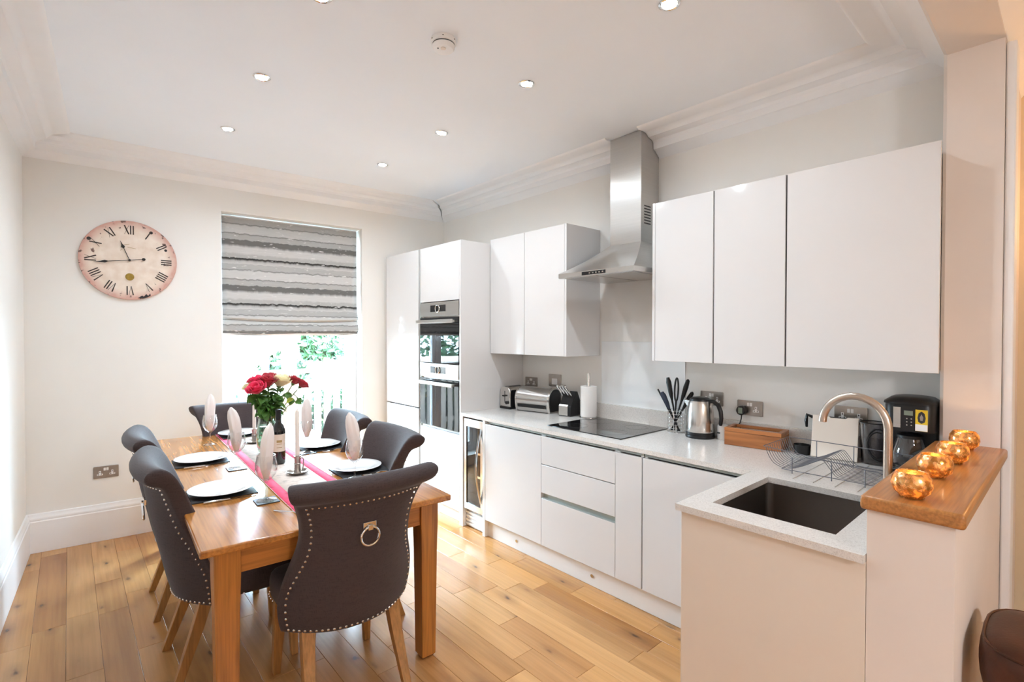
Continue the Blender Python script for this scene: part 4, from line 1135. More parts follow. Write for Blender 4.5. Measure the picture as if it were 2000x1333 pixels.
dup(ch, (0.612, 3.43, 0), TA - pi / 2, 'charcoal dining chair at the left table side, nearer the wall clock')
dup(ch, (1.10, 2.655, 0), TA + pi / 2, 'charcoal dining chair at the right table side, nearer the wine cooler')
dup(ch, (1.135, 3.36, 0), TA + pi / 2, 'charcoal dining chair at the right table side, nearer the ovens')
dup(ch, (0.955, 4.08, 0), TA + pi, 'charcoal dining chair at the far table end under the window')

# ================================================================== PLACE SETTINGS
def mat_thing(x, y, rz, w_, d_, label, name='slate_placemat', m='slate', cat='placemat', z=ZT, g='slate placemats'):
    t = obj(name, MB().box(-w_ / 2, w_ / 2, -d_ / 2, d_ / 2, 0.0002, 0.005), m, bev=0.0008)
    t.location = (x, y, z); t.rotation_euler = (0, 0, rz); return tag(t, label, cat, g)
plate_m = None
PLP = [(0, 0.0), (0.075, 0.0), (0.079, 0.003), (0.088, 0.006), (0.105, 0.012), (0.138, 0.0185), (0.141, 0.0205), (0.138, 0.0215), (0.105, 0.016), (0.092, 0.0105), (0.08, 0.0065), (0.0, 0.006)]
def plate(x, y, label, z=ZT + 0.0052):
    t = obj('dinner_plate', MB().lathe(PLP, 56), 'china', smooth=50); t.location = (x, y, z)
    return tag(t, label, 'plate', 'white dinner plates on the table')
def knife(x, y, rz, label, z=ZT):
    t = thing('table_knife', label, 'knife', (x, y, z), rz, 'table knives')
    obj('blade', MB().prism([(0.0, -0.007), (0.09, -0.009), (0.115, -0.002), (0.118, 0.006), (0.0, 0.007)], lambda a, b, h: (a, b, h), 0.0015, 0.0032), 'chrome', t)
    obj('knife_handle', MB().tube([(-0.105, 0, 0.0055), (-0.1, 0, 0.0055), (-0.05, 0, 0.0053), (-0.0005, 0, 0.0045)], [0.004, 0.0052, 0.0048, 0.0042], 8), 'chrome', t)
def fork(x, y, rz, label, z=ZT):
    t = thing('table_fork', label, 'fork', (x, y, z), rz, 'table forks')
    obj('fork_handle', MB().tube([(-0.1, 0, 0.004), (-0.06, 0, 0.0055), (0.0, 0, 0.012), (0.025, 0, 0.007)], [0.0038, 0.0035, 0.0024, 0.003], 8), 'chrome', t)
    mb = MB().prism([(0.02, -0.004), (0.035, -0.0115), (0.05, -0.0115), (0.05, 0.0115), (0.035, 0.0115), (0.02, 0.004)], lambda a, b, h: (a, b, h), 0.004, 0.006)
    obj('fork_head', mb, 'chrome', t)
    for i in range(4):
        yy = -0.0095 + i * 0.0063
        obj('tine', MB().tube([(0.0495, yy, 0.005), (0.07, yy, 0.004), (0.095, yy, 0.008)], [0.0016, 0.0014, 0.0009], 6), 'chrome', t)
GLP = [(0.0, 0.0), (0.0405, 0.0), (0.041, 0.0015), (0.025, 0.005), (0.008, 0.0105), (0.0048, 0.02), (0.0042, 0.05), (0.0048, 0.076), (0.010, 0.086), (0.026, 0.098), (0.040, 0.117), (0.0465, 0.14), (0.0455, 0.165), (0.041, 0.19), (0.0385, 0.205),
       (0.0375, 0.205), (0.040, 0.19), (0.0443, 0.165), (0.0452, 0.14), (0.0387, 0.1185), (0.025, 0.1005), (0.01, 0.09), (0, 0.0885)]
def glass(x, y, z, label):
    t = obj('wine_glass', MB().lathe(GLP, 40), 'thin_glass', smooth=60); t.location = (x, y, z)
    return tag(t, label, 'wine glass', 'wine glasses with napkins')
def napkin(x, y, z, lean, rz, label, hgt=0.25):
    rings = []; n = 24
    for k in range(13):
        f = k / 12
        rr = (0.012 + 0.0185 * min(1, f / 0.22)) if f < 0.3 else (0.0305 if f < 0.62 else 0.0305 * sqrt(max(0.0, 1 - ((f - 0.62) / 0.385) ** 2)))
        rr = max(rr, 0.004)
        r = []
        for i in range(n):
            a = 2 * pi * i / n
            q = rr * (1 + (0.13 * sin(5 * a + 2 * f + x * 9) + 0.07 * sin(9 * a - 3 * f)) * min(1, f * 3))
            r.append((q * cos(a) + lean * max(0, f - 0.35) ** 1.4, q * 0.68 * sin(a), 0.096 + hgt * f))
        rings.append(r)
    t = obj('cloth_napkin', MB().loft(rings), 'napkin', smooth=60); t.location = (x, y, z); t.rotation_euler = (0, 0, rz)
    return tag(t, label, 'napkin', 'white napkins standing in the wine glasses')
H2 = TA - pi / 2
# left side
mat_thing(0.545, 2.715, TA, 0.27, 0.235, 'black slate placemat under the plate at the near left seat'); plate(0.545, 2.72, 'white dinner plate at the near left seat')
knife(0.55, 2.572, TA, 'steel knife along the placemat at the near left seat')
mat_thing(0.585, 3.46, TA, 0.27, 0.235, 'black slate placemat under the plate at the far left seat'); plate(0.592, 3.47, 'white dinner plate at the far left seat')
knife(0.585, 3.318, TA, 'steel knife along the placemat at the far left seat')
# right side
mat_thing(1.215, 2.66, TA, 0.27, 0.235, 'black slate placemat under the plate at the near right seat'); plate(1.205, 2.69, 'white dinner plate at the near right seat')
fork(1.27, 2.518, TA + pi, 'steel fork beside the placemat at the near right seat')
mat_thing(1.265, 3.36, TA, 0.27, 0.235, 'black slate placemat under the plate at the far right seat'); plate(1.262, 3.40, 'white dinner plate at the far right seat')
fork(1.31, 3.205, TA + pi, 'steel fork beside the placemat at the far right seat')
# far end
mat_thing(0.965, 4.16, TA, 0.27, 0.235, 'black slate placemat under the plate at the window end', z=ZT + 0.0055); plate(0.955, 4.165, 'white dinner plate at the window end of the table', z=ZT + 0.0108)
fork(0.703, 2.19, TA - radians(58) , 'steel fork lying left of the runner at the near end')
# coasters, glasses, napkins
GL = [(0.668, 2.44, 'in front of the near left plate', 0.05, 0.6, True), (0.705, 3.14, 'in front of the far left plate', -0.055, 0.3, True), (0.725, 3.955, 'beside the window end plate', 0.01, 0.2, False),
      (1.118, 2.505, 'in front of the near right plate', -0.05, -0.6, True), (1.138, 3.265, 'in front of the far right plate', 0.0, 0.1, True)]
for x, y, wh, lean, rz, cst in GL:
    z = ZT
    if cst:
        mat_thing(x, y, TA, 0.095, 0.095, 'grey slate coaster under the wine glass ' + wh, 'slate_coaster', 'slate_grey', 'coaster', g='slate coasters'); z = ZT + 0.0052
    glass(x, y, z + 0.0002, 'stemmed wine glass ' + wh); napkin(x, y, z, lean, rz, 'white napkin standing in the glass ' + wh)

# candlesticks
def candlestick(x, y, rz, l1, l2):
    z = ZT + 0.0042
    t = thing('candlestick', l1, 'candlestick', (x, y, z), rz, 'pewter chamber candlesticks on the runner')
    obj('saucer', MB().lathe([(0, 0.0), (0.04, 0.0), (0.056, 0.013), (0.0575, 0.016), (0.055, 0.0165), (0.04, 0.006), (0, 0.005)], 36), 'pewter', t)
    obj('candle_socket', MB().lathe([(0.02, 0.0062), (0.0165, 0.012), (0.0155, 0.05), (0.0185, 0.054), (0.0155, 0.058), (0.015, 0.085), (0.019, 0.092), (0.019, 0.097), (0.0125, 0.097), (0.0125, 0.07), (0, 0.07)], 28), 'pewter', t)
    obj('finger_loop', MB().tube([(0.0155, 0, 0.075), (0.03, 0, 0.082), (0.04, 0, 0.07), (0.04, 0, 0.045), (0.036, 0, 0.022), (0.034, 0, 0.01)], 0.003, 8), 'pewter', t)
    c = thing('candle', l2, 'candle', (x, y, z + 0.0712), 0, 'ivory dinner candles')
    obj('wax', MB().lathe([(0.0118, 0), (0.0118, 0.02), (0.0105, 0.26), (0.007, 0.272), (0, 0.274)], 24), 'candle', c)
    obj('wick', MB().tube([(0, 0, 0.2735), (0.001, 0, 0.285)], 0.0012, 6), 'dark_gap', c)
candlestick(0.925, 2.80, 0.4, 'pewter candlestick on the runner in front of the wine bottle', 'ivory candle in the pewter candlestick in front of the wine bottle')
candlestick(0.965, 3.80, 0.4, 'pewter candlestick on the runner behind the vase, by the window end', 'ivory candle in the pewter candlestick by the window end')
# wine bottle
t = thing('wine_bottle', 'dark wine bottle with cream label on the runner', 'bottle', (0.915, 3.095, ZT + 0.0042), 0.6)
obj('bottle_glass', MB().lathe([(0.0, 0.004), (0.03, 0.0), (0.0365, 0.004), (0.0375, 0.01), (0.0375, 0.185), (0.036, 0.2), (0.028, 0.222), (0.0165, 0.24), (0.0145, 0.255), (0.0142, 0.304), (0.0155, 0.306), (0.0155, 0.314), (0.0138, 0.316), (0, 0.316)], 40), 'bottle', t)
def wrap(mb, r, a0, a1, z0, z1, n=16, th=0.0006):
    vs = []; fs = []
    for i in range(n + 1):
        a = a0 + (a1 - a0) * i / n
        for q, z in ((r, z0), (r + th, z0), (r + th, z1), (r, z1)): vs.append((q * cos(a), q * sin(a), z))
    for i in range(n):
        for k in range(4): fs.append((4 * i + k, 4 * i + (k + 1) % 4, 4 * i + 4 + (k + 1) % 4, 4 * i + 4 + k))
    return mb.add(vs, fs)
lb = obj('label', wrap(MB(), 0.0376, -3.35, -1.3, 0.075, 0.175), 'label', t)
for z, h in ((0.128, 0.014), (0.118, 0.003), (0.098, 0.003)): obj('label_print', wrap(MB(), 0.0383, -2.7, -1.95, z, z + h, 8), 'gilt', lb)
obj('capsule', MB().lathe([(0.0150, 0.262), (0.0150, 0.304), (0.0162, 0.3055), (0.0162, 0.3145), (0.014, 0.317), (0, 0.317)], 28), 'black', t)
# vase with roses
vx, vy = 0.955, 3.42
vz = ZT + 0.0042
t = thing('glass_vase', 'clear glass vase of roses standing on the runner', 'vase', (vx, vy, vz))
obj('vase_glass', MB().lathe([(0, 0), (0.05, 0), (0.062, 0.008), (0.072, 0.05), (0.075, 0.11), (0.068, 0.18), (0.062, 0.215), (0.068, 0.24), (0.066, 0.24), (0.06, 0.216), (0.066, 0.18), (0.073, 0.11), (0.07, 0.05), (0.06, 0.012), (0, 0.012)], 40), 'vase_glass', t, smooth=60)
obj('water', MB().lathe([(0, 0.0125), (0.0595, 0.0125), (0.0692, 0.05), (0.0722, 0.11), (0.0655, 0.175), (0, 0.175)], 32), 'water', t)
leaf_me = None
def leaf_mb(L=0.05, W=0.032):
    mb = MB(); rows = []
    for i in range(6):
        f = i / 5; wv = W / 2 * sin(pi * min(1, f * 0.92 + 0.08)) ** 0.8 if f < 1 else 0.0005
        zz = 0.012 * sin(pi * f) - 0.012 * f
        rows.append([(L * f, -wv, zz + 0.004), (L * f, 0, zz), (L * f, wv, zz + 0.004)])
    vs = [p for r in rows for p in r]; fs = []
    for i in range(5):
        for k in range(2): fs.append((3 * i + k, 3 * i + k + 1, 3 * i + 4 + k, 3 * i + 3 + k))
    return mb.add(vs, fs)
def bloom_mb(R, rnd):
    mb = MB()
    mb.blob((0, 0, R * 0.55), R * 0.5, 10, 7, (1, 1, 1.15))
    for layer, (n, rad_, hh, flare) in enumerate(((3, 0.5, 1.12, 0.08), (4, 0.68, 1.08, 0.16), (5, 0.86, 1.0, 0.28), (6, 1.0, 0.86, 0.42))):
        for k in range(n):
            a0 = 2 * pi * (k + 0.5 * layer) / n + rnd.uniform(-0.2, 0.2); span = 2 * pi / n * 0.72
            vs = []; fs = []
            for i in range(5):
                v = i / 4
                for j in range(5):
                    u = j / 4 - 0.5
                    rr = R * rad_ * (0.25 + 0.75 * sin(min(1, v * 1.25) * pi / 2)) * (1 + flare * max(0, v - 0.6) * 2.2)
                    a = a0 + u * 2 * span * (0.5 + 0.5 * sin(pi * (0.25 + 0.6 * v)))
                    z = R * (1.35 * hh * v - 0.35 * (2 * u) ** 2 * v * v * 0.8) - flare * R * 0.35 * max(0, v - 0.75)
                    vs.append((rr * cos(a), rr * sin(a), z))
            for i in range(4):
                for j in range(4): fs.append((5 * i + j, 5 * i + j + 1, 5 * i + 6 + j, 5 * i + 5 + j))
            mb.add(vs, fs)
    return mb
LEAF = {}
def rose(dx, dy, h, R, mt, label, seed, nleaf=17, low=0.215):
    rnd = random.Random(seed)
    top = Vector((dx, dy, h))
    base = Vector((-dx * 0.2, -dy * 0.2, 0.016)); mid = Vector((dx * 0.28, dy * 0.28, 0.23))
    t = thing('rose', label, 'rose', (vx, vy, vz), 0, 'cut roses in the glass vase')
    pts = []
    for i in range(11):
        f = i / 10
        pts.append(base * (1 - f) ** 2 + (mid * 2 - (base + top) * 0.5) * 2 * f * (1 - f) + top * f * f)
    obj('stem', MB().tube(pts, 0.0026, 6), 'stem', t)
    d = (pts[-1] - pts[-3]).normalized()
    q = d.to_track_quat('Z', 'Y')
    b = obj('bloom', bloom_mb(R, rnd), mt, t, smooth=70); b.location = top; b.rotation_euler = q.to_euler()
    sd = b.modifiers.new('solid', 'SOLIDIFY'); sd.thickness = 0.0006
    s = obj('sepal', MB().lathe([(0.003, -0.012), (R * 0.35, -0.002), (R * 0.3, 0.003), (0, 0.003)], 8), 'stem', t); s.location = top; s.rotation_euler = q.to_euler()
    for k in range(nleaf):
        f = rnd.uniform(0.52, 0.93) if k else 0.86
        p = base * (1 - f) ** 2 + (mid * 2 - (base + top) * 0.5) * 2 * f * (1 - f) + top * f * f
        if p.z < low: continue
        key = rnd.randrange(3)
        if key not in LEAF:
            o = obj('leaf', leaf_mb(0.05 + 0.012 * key, 0.034 + 0.008 * key), 'leaf', t, smooth=60); LEAF[key] = o
        else:
            o = bpy.data.objects.new('leaf', LEAF[key].data); C.objects.link(o); o.parent = t
        o.location = p; o.rotation_euler = (rnd.uniform(-0.6, 0.6), rnd.uniform(-0.5, 0.9), rnd.uniform(0, 2 * pi))
    return t
# camera side is roughly -y; image right is +x
rose(-0.085, -0.085, 0.395, 0.046, 'rose_pink', 'big magenta rose at the front left of the bunch', 1)
rose(-0.062, 0.0, 0.43, 0.045, 'rose_pink', 'magenta rose behind the big front left rose', 2)
rose(-0.1, -0.01, 0.405, 0.036, 'rose_cream', 'cream and red rose at the left edge of the bunch', 3)
rose(-0.018, -0.04, 0.425, 0.05, 'rose_red', 'dark red rose in the middle of the bunch', 4)
rose(0.012, 0.05, 0.438, 0.046, 'rose_red', 'dark red rose behind the middle of the bunch', 5)
rose(0.055, -0.02, 0.42, 0.05, 'rose_cream', 'large cream rose right of the red ones', 6)
rose(0.1, 0.03, 0.432, 0.04, 'rose_cream', 'smaller cream rose next to the pair of red ones', 7)
rose(0.145, -0.01, 0.43, 0.036, 'rose_red', 'small red rose on a bare stem at the right', 8, 2, 0.3)
rose(0.18, -0.04, 0.41, 0.034, 'rose_red', 'small bright red rose at the far right of the bunch', 9, 2, 0.3)
rose(0.03, -0.09, 0.335, 0.02, 'leaf', 'unopened green rosebud low in the front of the bunch', 10, 20)
rose(-0.05, -0.085, 0.315, 0.018, 'leaf', 'unopened green rosebud low at the left front of the bunch', 11, 20)
t = thing('rose_sprig', 'loose sprig with two yellow green leaves at the right of the vase', 'sprig', (vx, vy, vz))
obj('stem', MB().tube([(0.02, 0.0, 0.03), (0.05, -0.02, 0.2), (0.1, -0.04, 0.29), (0.16, -0.06, 0.33)], 0.002, 6), 'stem', t)
for p, r, m in (((0.13, -0.06, 0.335), 2.6, 'leaf_yellow'), ((0.155, -0.06, 0.33), 0.2, 'leaf'), ((0.15, -0.06, 0.325), -1.2, 'leaf')):
    o = obj('leaf', leaf_mb(0.045, 0.036), m, t, smooth=60); o.location = p; o.rotation_euler = (0.9, 0.4, r)

# ================================================================== WORKTOP THINGS
ZK = ZW1 + 0.0004
# toaster
t = thing('toaster', 'brushed steel toaster with black side on the worktop', 'toaster', (2.85, 3.188, ZK))
def arch(w_, h, r, n=6):
    pts = [(-w_ / 2, 0.018), (w_ / 2, 0.018)]
    for i in range(n + 1):
        a = i * pi / 2 / n; pts.append((w_ / 2 - r + r * cos(a), h - r + r * sin(a)))
    for i in range(n + 1):
        a = pi / 2 + i * pi / 2 / n; pts.append((-w_ / 2 + r + r * cos(a), h - r + r * sin(a)))
    return pts
obj('toaster_body', MB().prism(arch(0.128, 0.185, 0.045), lambda a, b, h: (h, a, b), -0.11, 0.11), 'steel_v', t, bev=0.006)
obj('toaster_base', MB().box(-0.112, 0.112, -0.064, 0.064, 0.001, 0.0175), 'black', t, bev=0.003)
obj('side_cheek', MB().prism([(-0.1, 0.02), (0.1, 0.02), (0.1, 0.13), (0.09, 0.16), (-0.09, 0.16), (-0.1, 0.13)], lambda a, b, h: (a, h, b), -0.0665, -0.0645), 'black', t)
for yy in (-0.02, 0.02): obj('slot', MB().box(-0.08, 0.08, yy - 0.009, yy + 0.009, 0.1835, 0.1863), 'dark_gap', t)
obj('lever', MB().box(-0.13, -0.1105, -0.014, 0.014, 0.105, 0.117), 'black', t, bev=0.002)
obj('lever_slot', MB().box(-0.1112, -0.1102, -0.003, 0.003, 0.05, 0.15), 'dark_gap', t)
obj('dial', MB().prism([(0.014 * cos(i * pi / 8) - 0.03, 0.014 * sin(i * pi / 8) + 0.055) for i in range(16)], lambda a, b, h: (h, a, b), -0.122, -0.1103), 'black', t)
# bread bin
t = thing('bread_bin', 'steel roll top bread bin beside the toaster', 'bread bin', (2.872, 2.925, ZK), 0.2)
bp_ = [(0.085, 0.006), (0.085, 0.15)]
for i in range(9):
    a = radians(62) + i * radians(128) / 8; bp_.append((0.0 + 0.098 * cos(a), 0.1 + 0.096 * sin(a)))
bp_ += [(-0.092, 0.05), (-0.08, 0.006)]
obj('bin_body', MB().prism(bp_, lambda a, b, h: (a, h, b), -0.15, 0.15), 'steel_h', t, smooth=50)
obj('handle_strip', MB().prism([(-0.0985, 0.035), (-0.091, 0.035), (-0.0965, 0.06), (-0.104, 0.06)], lambda a, b, h: (a, h, b), -0.135, 0.135), 'black', t)
for a, b in ((-0.168, -0.1503), (0.1503, 0.163)):
    obj('end_cap', MB().prism([(p[0] * 1.03, p[1] * 1.02 - 0.001 if p[1] > 0.01 else 0.001) for p in bp_], lambda a_, b_, h: (a_, h, b_), a, b), 'steel_v', t, smooth=50)
obj('end_panel', MB().prism([(p[0] * 0.9, p[1] * 0.93 + 0.004) for p in bp_], lambda a_, b_, h: (a_, h, b_), -0.1705, -0.1682), 'black', t, smooth=50)
# knife block
t = thing('knife_block', 'black knife block with steel plate beside the paper roll', 'knife block', (2.89, 2.605, ZK), 0.15)
obj('block', MB().prism([(-0.06, 0.001), (0.075, 0.001), (0.075, 0.12), (0.04, 0.185), (0.02, 0.185), (-0.035, 0.1), (-0.06, 0.075)], lambda a, b, h: (a, h, b), -0.055, 0.055), 'black', t, bev=0.004)
obj('steel_plate', MB().prism([(-0.0625, 0.006), (-0.0605, 0.006), (-0.0605, 0.076), (-0.052, 0.088), (-0.054, 0.089), (-0.0625, 0.077)], lambda a, b, h: (a, h, b), -0.03, 0.05), 'steel', t)
for i, (yy, dd, ln) in enumerate(((-0.036, 0.0, 0.11), (-0.012, 0.0, 0.115), (0.014, 0.0, 0.105), (0.038, 0.0, 0.11))):
    k = thing('kitchen_knife', ['steel handled knife at the right end of the knife block', 'steel handled knife second from right in the knife block', 'steel handled knife second from left in the knife block', 'steel handled knife at the left end of the knife block'][i], 'knife', (2.89, 2.605, ZK), 0.15, 'knives in the block')
    d = Vector((-0.62, 0.12, 0.78)).normalized(); p0 = Vector((-0.012, yy, 0.145))
    obj('knife_handle', MB().tube([p0 + d * 0.012, p0 + d * 0.025, p0 + d * (0.07), p0 + d * ln, p0 + d * (ln + 0.008)], [0.006, 0.0085, 0.0075, 0.0095, 0.006], 10), 'chrome', k)
# paper towel holder
t = thing('paper_towel_holder', 'upright steel paper towel stand by the hob', 'towel holder', (2.91, 2.425, ZK))
obj('base_disc', MB().lathe([(0.0, 0.0), (0.068, 0.0), (0.068, 0.008), (0.06, 0.012), (0, 0.012)], 36), 'steel', t)
obj('rod', MB().lathe([(0.011, 0.0125), (0.011, 0.33), (0.009, 0.335), (0, 0.335)], 20), 'steel_v', t)
t = obj('paper_roll', MB().lathe([(0.02, 0.0), (0.06, 0.0), (0.0605, 0.004), (0.0605, 0.222), (0.06, 0.226), (0.02, 0.226)], 40, closed=True), 'paper', smooth=40); t.location = (2.91, 2.425, ZK + 0.0128)
tag(t, 'white paper towel roll on its steel stand', 'paper roll')
# utensil basket
ux, uy = 2.918, 1.712
t = thing('utensil_basket', 'round chrome wire utensil basket beside the kettle', 'basket', (ux, uy, ZK))
for i in range(7): obj('wire_ring', MB().tube([(0.05 * cos(2 * pi * k / 28), 0.05 * sin(2 * pi * k / 28), 0.004 + i * 0.0225) for k in range(28)], 0.0016, 6, closed=True), 'chrome', t)
for i in range(6):
    a = i * pi / 3 + 0.3; obj('upright_wire', MB().tube([(0.0515 * cos(a), 0.0515 * sin(a), 0.002), (0.0515 * cos(a), 0.0515 * sin(a), 0.14)], 0.0014, 6), 'chrome', t)
obj('base_plate', MB().lathe([(0, 0.0), (0.049, 0.0), (0.049, 0.002), (0, 0.002)], 24), 'chrome', t)
UT = [('spatula', 'black slotted turner standing tall in the wire basket', 0.0, 0.02, 0.34, 'flat', 0.01, 0.06), ('ladle', 'black ladle with looped handle in the wire basket', -0.02, -0.01, 0.345, 'loop', -0.02, -0.03),
      ('serving_spoon', 'black serving spoon leaning right in the wire basket', 0.01, -0.025, 0.33, 'round', 0.0, -0.075), ('tongs', 'black tongs leaning far left in the wire basket', 0.0, 0.03, 0.26, 'stick', -0.01, 0.13),
      ('pasta_server', 'short black pasta server at the back of the wire basket', 0.02, -0.02, 0.25, 'round', 0.02, -0.1), ('whisk', 'grey handled whisk in front in the wire basket', -0.025, 0.015, 0.25, 'flat', -0.03, 0.07)]
for nm, lb_, ax, ay, L, kind, ex, ey in UT:
    k = thing(nm, lb_, 'utensil', (ux, uy, ZK + 0.004), 0, 'utensils in the wire basket')
    p0 = Vector((-ex * 0.3, -ey * 0.3, 0.003)); p1 = Vector((ax + ex, ay + ey * 0.72, L))
    p0.x = max(-0.03, min(0.03, p0.x)); p0.y = max(-0.03, min(0.03, p0.y))
    obj('shaft', MB().tube([p0, p0.lerp(p1, 0.4), p0.lerp(p1, 0.56)], [0.004, 0.005, 0.007], 8), 'black', k)
    d = (p1 - p0).normalized(); pa, pb = p0.lerp(p1, 0.561), p1
    if kind == 'loop':
        mb = MB(); s_ = Vector((0.3, 1, 0)).normalized(); c_ = pa.lerp(pb, 0.5)
        mb.tube([c_ + d * ((pb - pa).length / 2 * cos(2 * pi * i / 20)) + s_ * (0.016 * sin(2 * pi * i / 20)) for i in range(20)], 0.0055, 8, closed=True)
    elif kind == 'stick': mb = MB().tube([pa, pb], [0.006, 0.0055], 8)
    elif kind == 'round': mb = MB().tube([pa, pa.lerp(pb, 0.3), pa.lerp(pb, 0.7), pb, pb + d * 0.008], [0.006, 0.012, 0.016, 0.012, 0.004], 10)
    else: mb = MB().tube([pa, pa.lerp(pb, 0.3), pa.lerp(pb, 0.8), pb], [0.006, 0.014, 0.017, 0.01], 10)
    obj('handle_end', mb, 'black' if nm != 'whisk' else M['bluepost'], k)
# kettle
t = thing('kettle', 'brushed steel electric kettle with black handle', 'kettle', (2.885, 1.527, ZK), 0.0)
obj('power_base', MB().lathe([(0.0, 0.0), (0.084, 0.0), (0.086, 0.006), (0.084, 0.016), (0.0, 0.016)], 40), 'black', t)
obj('kettle_body', MB().lathe([(0.0, 0.036), (0.082, 0.036), (0.0835, 0.045), (0.081, 0.1), (0.076, 0.16), (0.07, 0.205), (0.064, 0.222), (0.0, 0.222)], 48), 'steel_v', t, smooth=40)
obj('black_foot', MB().lathe([(0.0, 0.0165), (0.083, 0.0165), (0.0845, 0.022), (0.083, 0.0355), (0, 0.0355)], 40), 'black', t)
obj('lid', MB().lathe([(0.062, 0.2225), (0.06, 0.232), (0.045, 0.242), (0.02, 0.246), (0, 0.246)], 36), 'black', t)
obj('spout', MB().loft([[(-0.024, 0.05, 0.155), (0.024, 0.05, 0.155), (0.026, 0.05, 0.217), (-0.026, 0.05, 0.217)], [(-0.012, 0.094, 0.2), (0.012, 0.094, 0.2), (0.016, 0.1, 0.219), (-0.016, 0.1, 0.219)]]), 'steel_v', t)
obj('handle', MB().tube([(0, -0.055, 0.222), (0, -0.085, 0.223), (0, -0.113, 0.205), (0, -0.128, 0.17), (0, -0.132, 0.13), (0, -0.128, 0.095), (0, -0.126, 0.085)], [0.012, 0.0125, 0.013, 0.0125, 0.012, 0.011, 0.008], 10), 'black', t)
# little white canister and tea box
t = thing('white_canister', 'small white canister with black clip behind the kettle', 'canister', (2.925, 1.402, ZK), 0.0)
obj('canister_body', MB().lathe([(0.0, 0.0), (0.032, 0.0), (0.034, 0.004), (0.034, 0.075), (0.03, 0.085), (0, 0.087)], 32), 'white_plastic', t)
obj('clip', MB().cbox((-0.034, 0.012, 0.04), (0.008, 0.016, 0.008)), 'black', t)
t = thing('tea_box', 'hinged acacia wood tea box with glass lid', 'box', (2.888, 1.195, ZK), 0.115)
mb = MB(); L2, W2, h2 = 0.147, 0.08, 0.098
mb.box(-W2, -W2 + 0.01, -L2, L2, 0.001, 0.076).box(W2 - 0.01, W2, -L2, L2, 0.001, 0.076).box(-W2 + 0.01, W2 - 0.01, -L2, -L2 + 0.01, 0.001, 0.076).box(-W2 + 0.01, W2 - 0.01, L2 - 0.01, L2, 0.001, 0.076).box(-W2 + 0.01, W2 - 0.01, -L2 + 0.01, L2 - 0.01, 0.001, 0.01)
obj('box_body', mb, 'box_wood', t, bev=0.001)
mb = MB(); z0, z1 = 0.0775, h2
mb.box(-W2, -W2 + 0.022, -L2, L2, z0, z1).box(W2 - 0.022, W2, -L2, L2, z0, z1).box(-W2 + 0.022, W2 - 0.022, -L2, -L2 + 0.024, z0, z1).box(-W2 + 0.022, W2 - 0.022, L2 - 0.024, L2, z0, z1)
ld = obj('lid_frame', mb, 'box_wood', t, bev=0.001)
obj('lid_pane', MB().box(-W2 + 0.022, W2 - 0.022, -L2 + 0.024, L2 - 0.024, z1 - 0.012, z1 - 0.009), 'thin_glass', ld)
for k in range(4): 
    tb = obj('tea_packet', MB().box(-0.06, 0.06, -0.124 + k * 0.064, -0.07 + k * 0.064, 0.011, 0.068), ['board', 'label', 'paper', 'label'][k], bev=0.002)
    tb.location = (2.888, 1.195, ZK); tb.rotation_euler = (0, 0, 0.115)
    tag(tb, ['pale tea packet at the right end inside the tea box', 'buff tea packet second from the right inside the tea box', 'white tea packet second from the left inside the tea box', 'buff tea packet at the left end inside the tea box'][k], 'packet', 'tea packets in the box')
# chopping board, black press, tub, jug
t = obj('chopping_board', MB().prism([(-0.1, 0), (0.1, 0), (0.1, 0.213), (0.03, 0.213), (0.022, 0.205), (-0.045, 0.205), (-0.053, 0.213), (-0.1, 0.213)], lambda a, b, h: (h, a, b), -0.006, 0.006), 'board', bev=0.003)
t.location = (2.862, 0.808, ZK + 0.0015); t.rotation_euler = (0, radians(12), 0.1)
tag(t, 'ivory chopping board leaning behind the dish rack', 'chopping board')
t = thing('sandwich_press', 'black sandwich press stood on edge behind the chopping board', 'sandwich press', (2.965, 0.84, ZK))
obj('press_body', MB().box(-0.035, 0.0, -0.09, 0.085, 0.001, 0.2), 'black', t, bev=0.01)
obj('press_lid', MB().box(-0.043, -0.036, -0.088, 0.083, 0.004, 0.198), 'black', t, bev=0.003)
obj('press_handle', MB().tube([(-0.03, 0.084, 0.19), (-0.032, 0.112, 0.2), (-0.032, 0.116, 0.17), (-0.03, 0.114, 0.135)], [0.008, 0.009, 0.009, 0.006], 8), 'black', t)
t = tag(obj('black_tub', MB().lathe([(0, 0.0), (0.036, 0), (0.04, 0.05), (0.0385, 0.05), (0.034, 0.003), (0, 0.003)], 28), 'black'), 'small black tub left of the chopping board', 'tub'); t.location = (2.87, 0.955, ZK)
t = thing('measuring_jug', 'tall smoked plastic jug right of the chopping board', 'jug', (2.918, 0.655, ZK))
obj('jug_wall', MB().lathe([(0, 0.001), (0.048, 0.001), (0.05, 0.01), (0.055, 0.19), (0.057, 0.2), (0.0545, 0.2), (0.0475, 0.012), (0, 0.008)], 36), 'smoke_glass', t, smooth=60)
obj('jug_rim', MB().tube([(0.0565 * cos(2 * pi * i / 32), 0.0565 * sin(2 * pi * i / 32), 0.199) for i in range(32)], 0.0025, 6, closed=True), 'black', t)
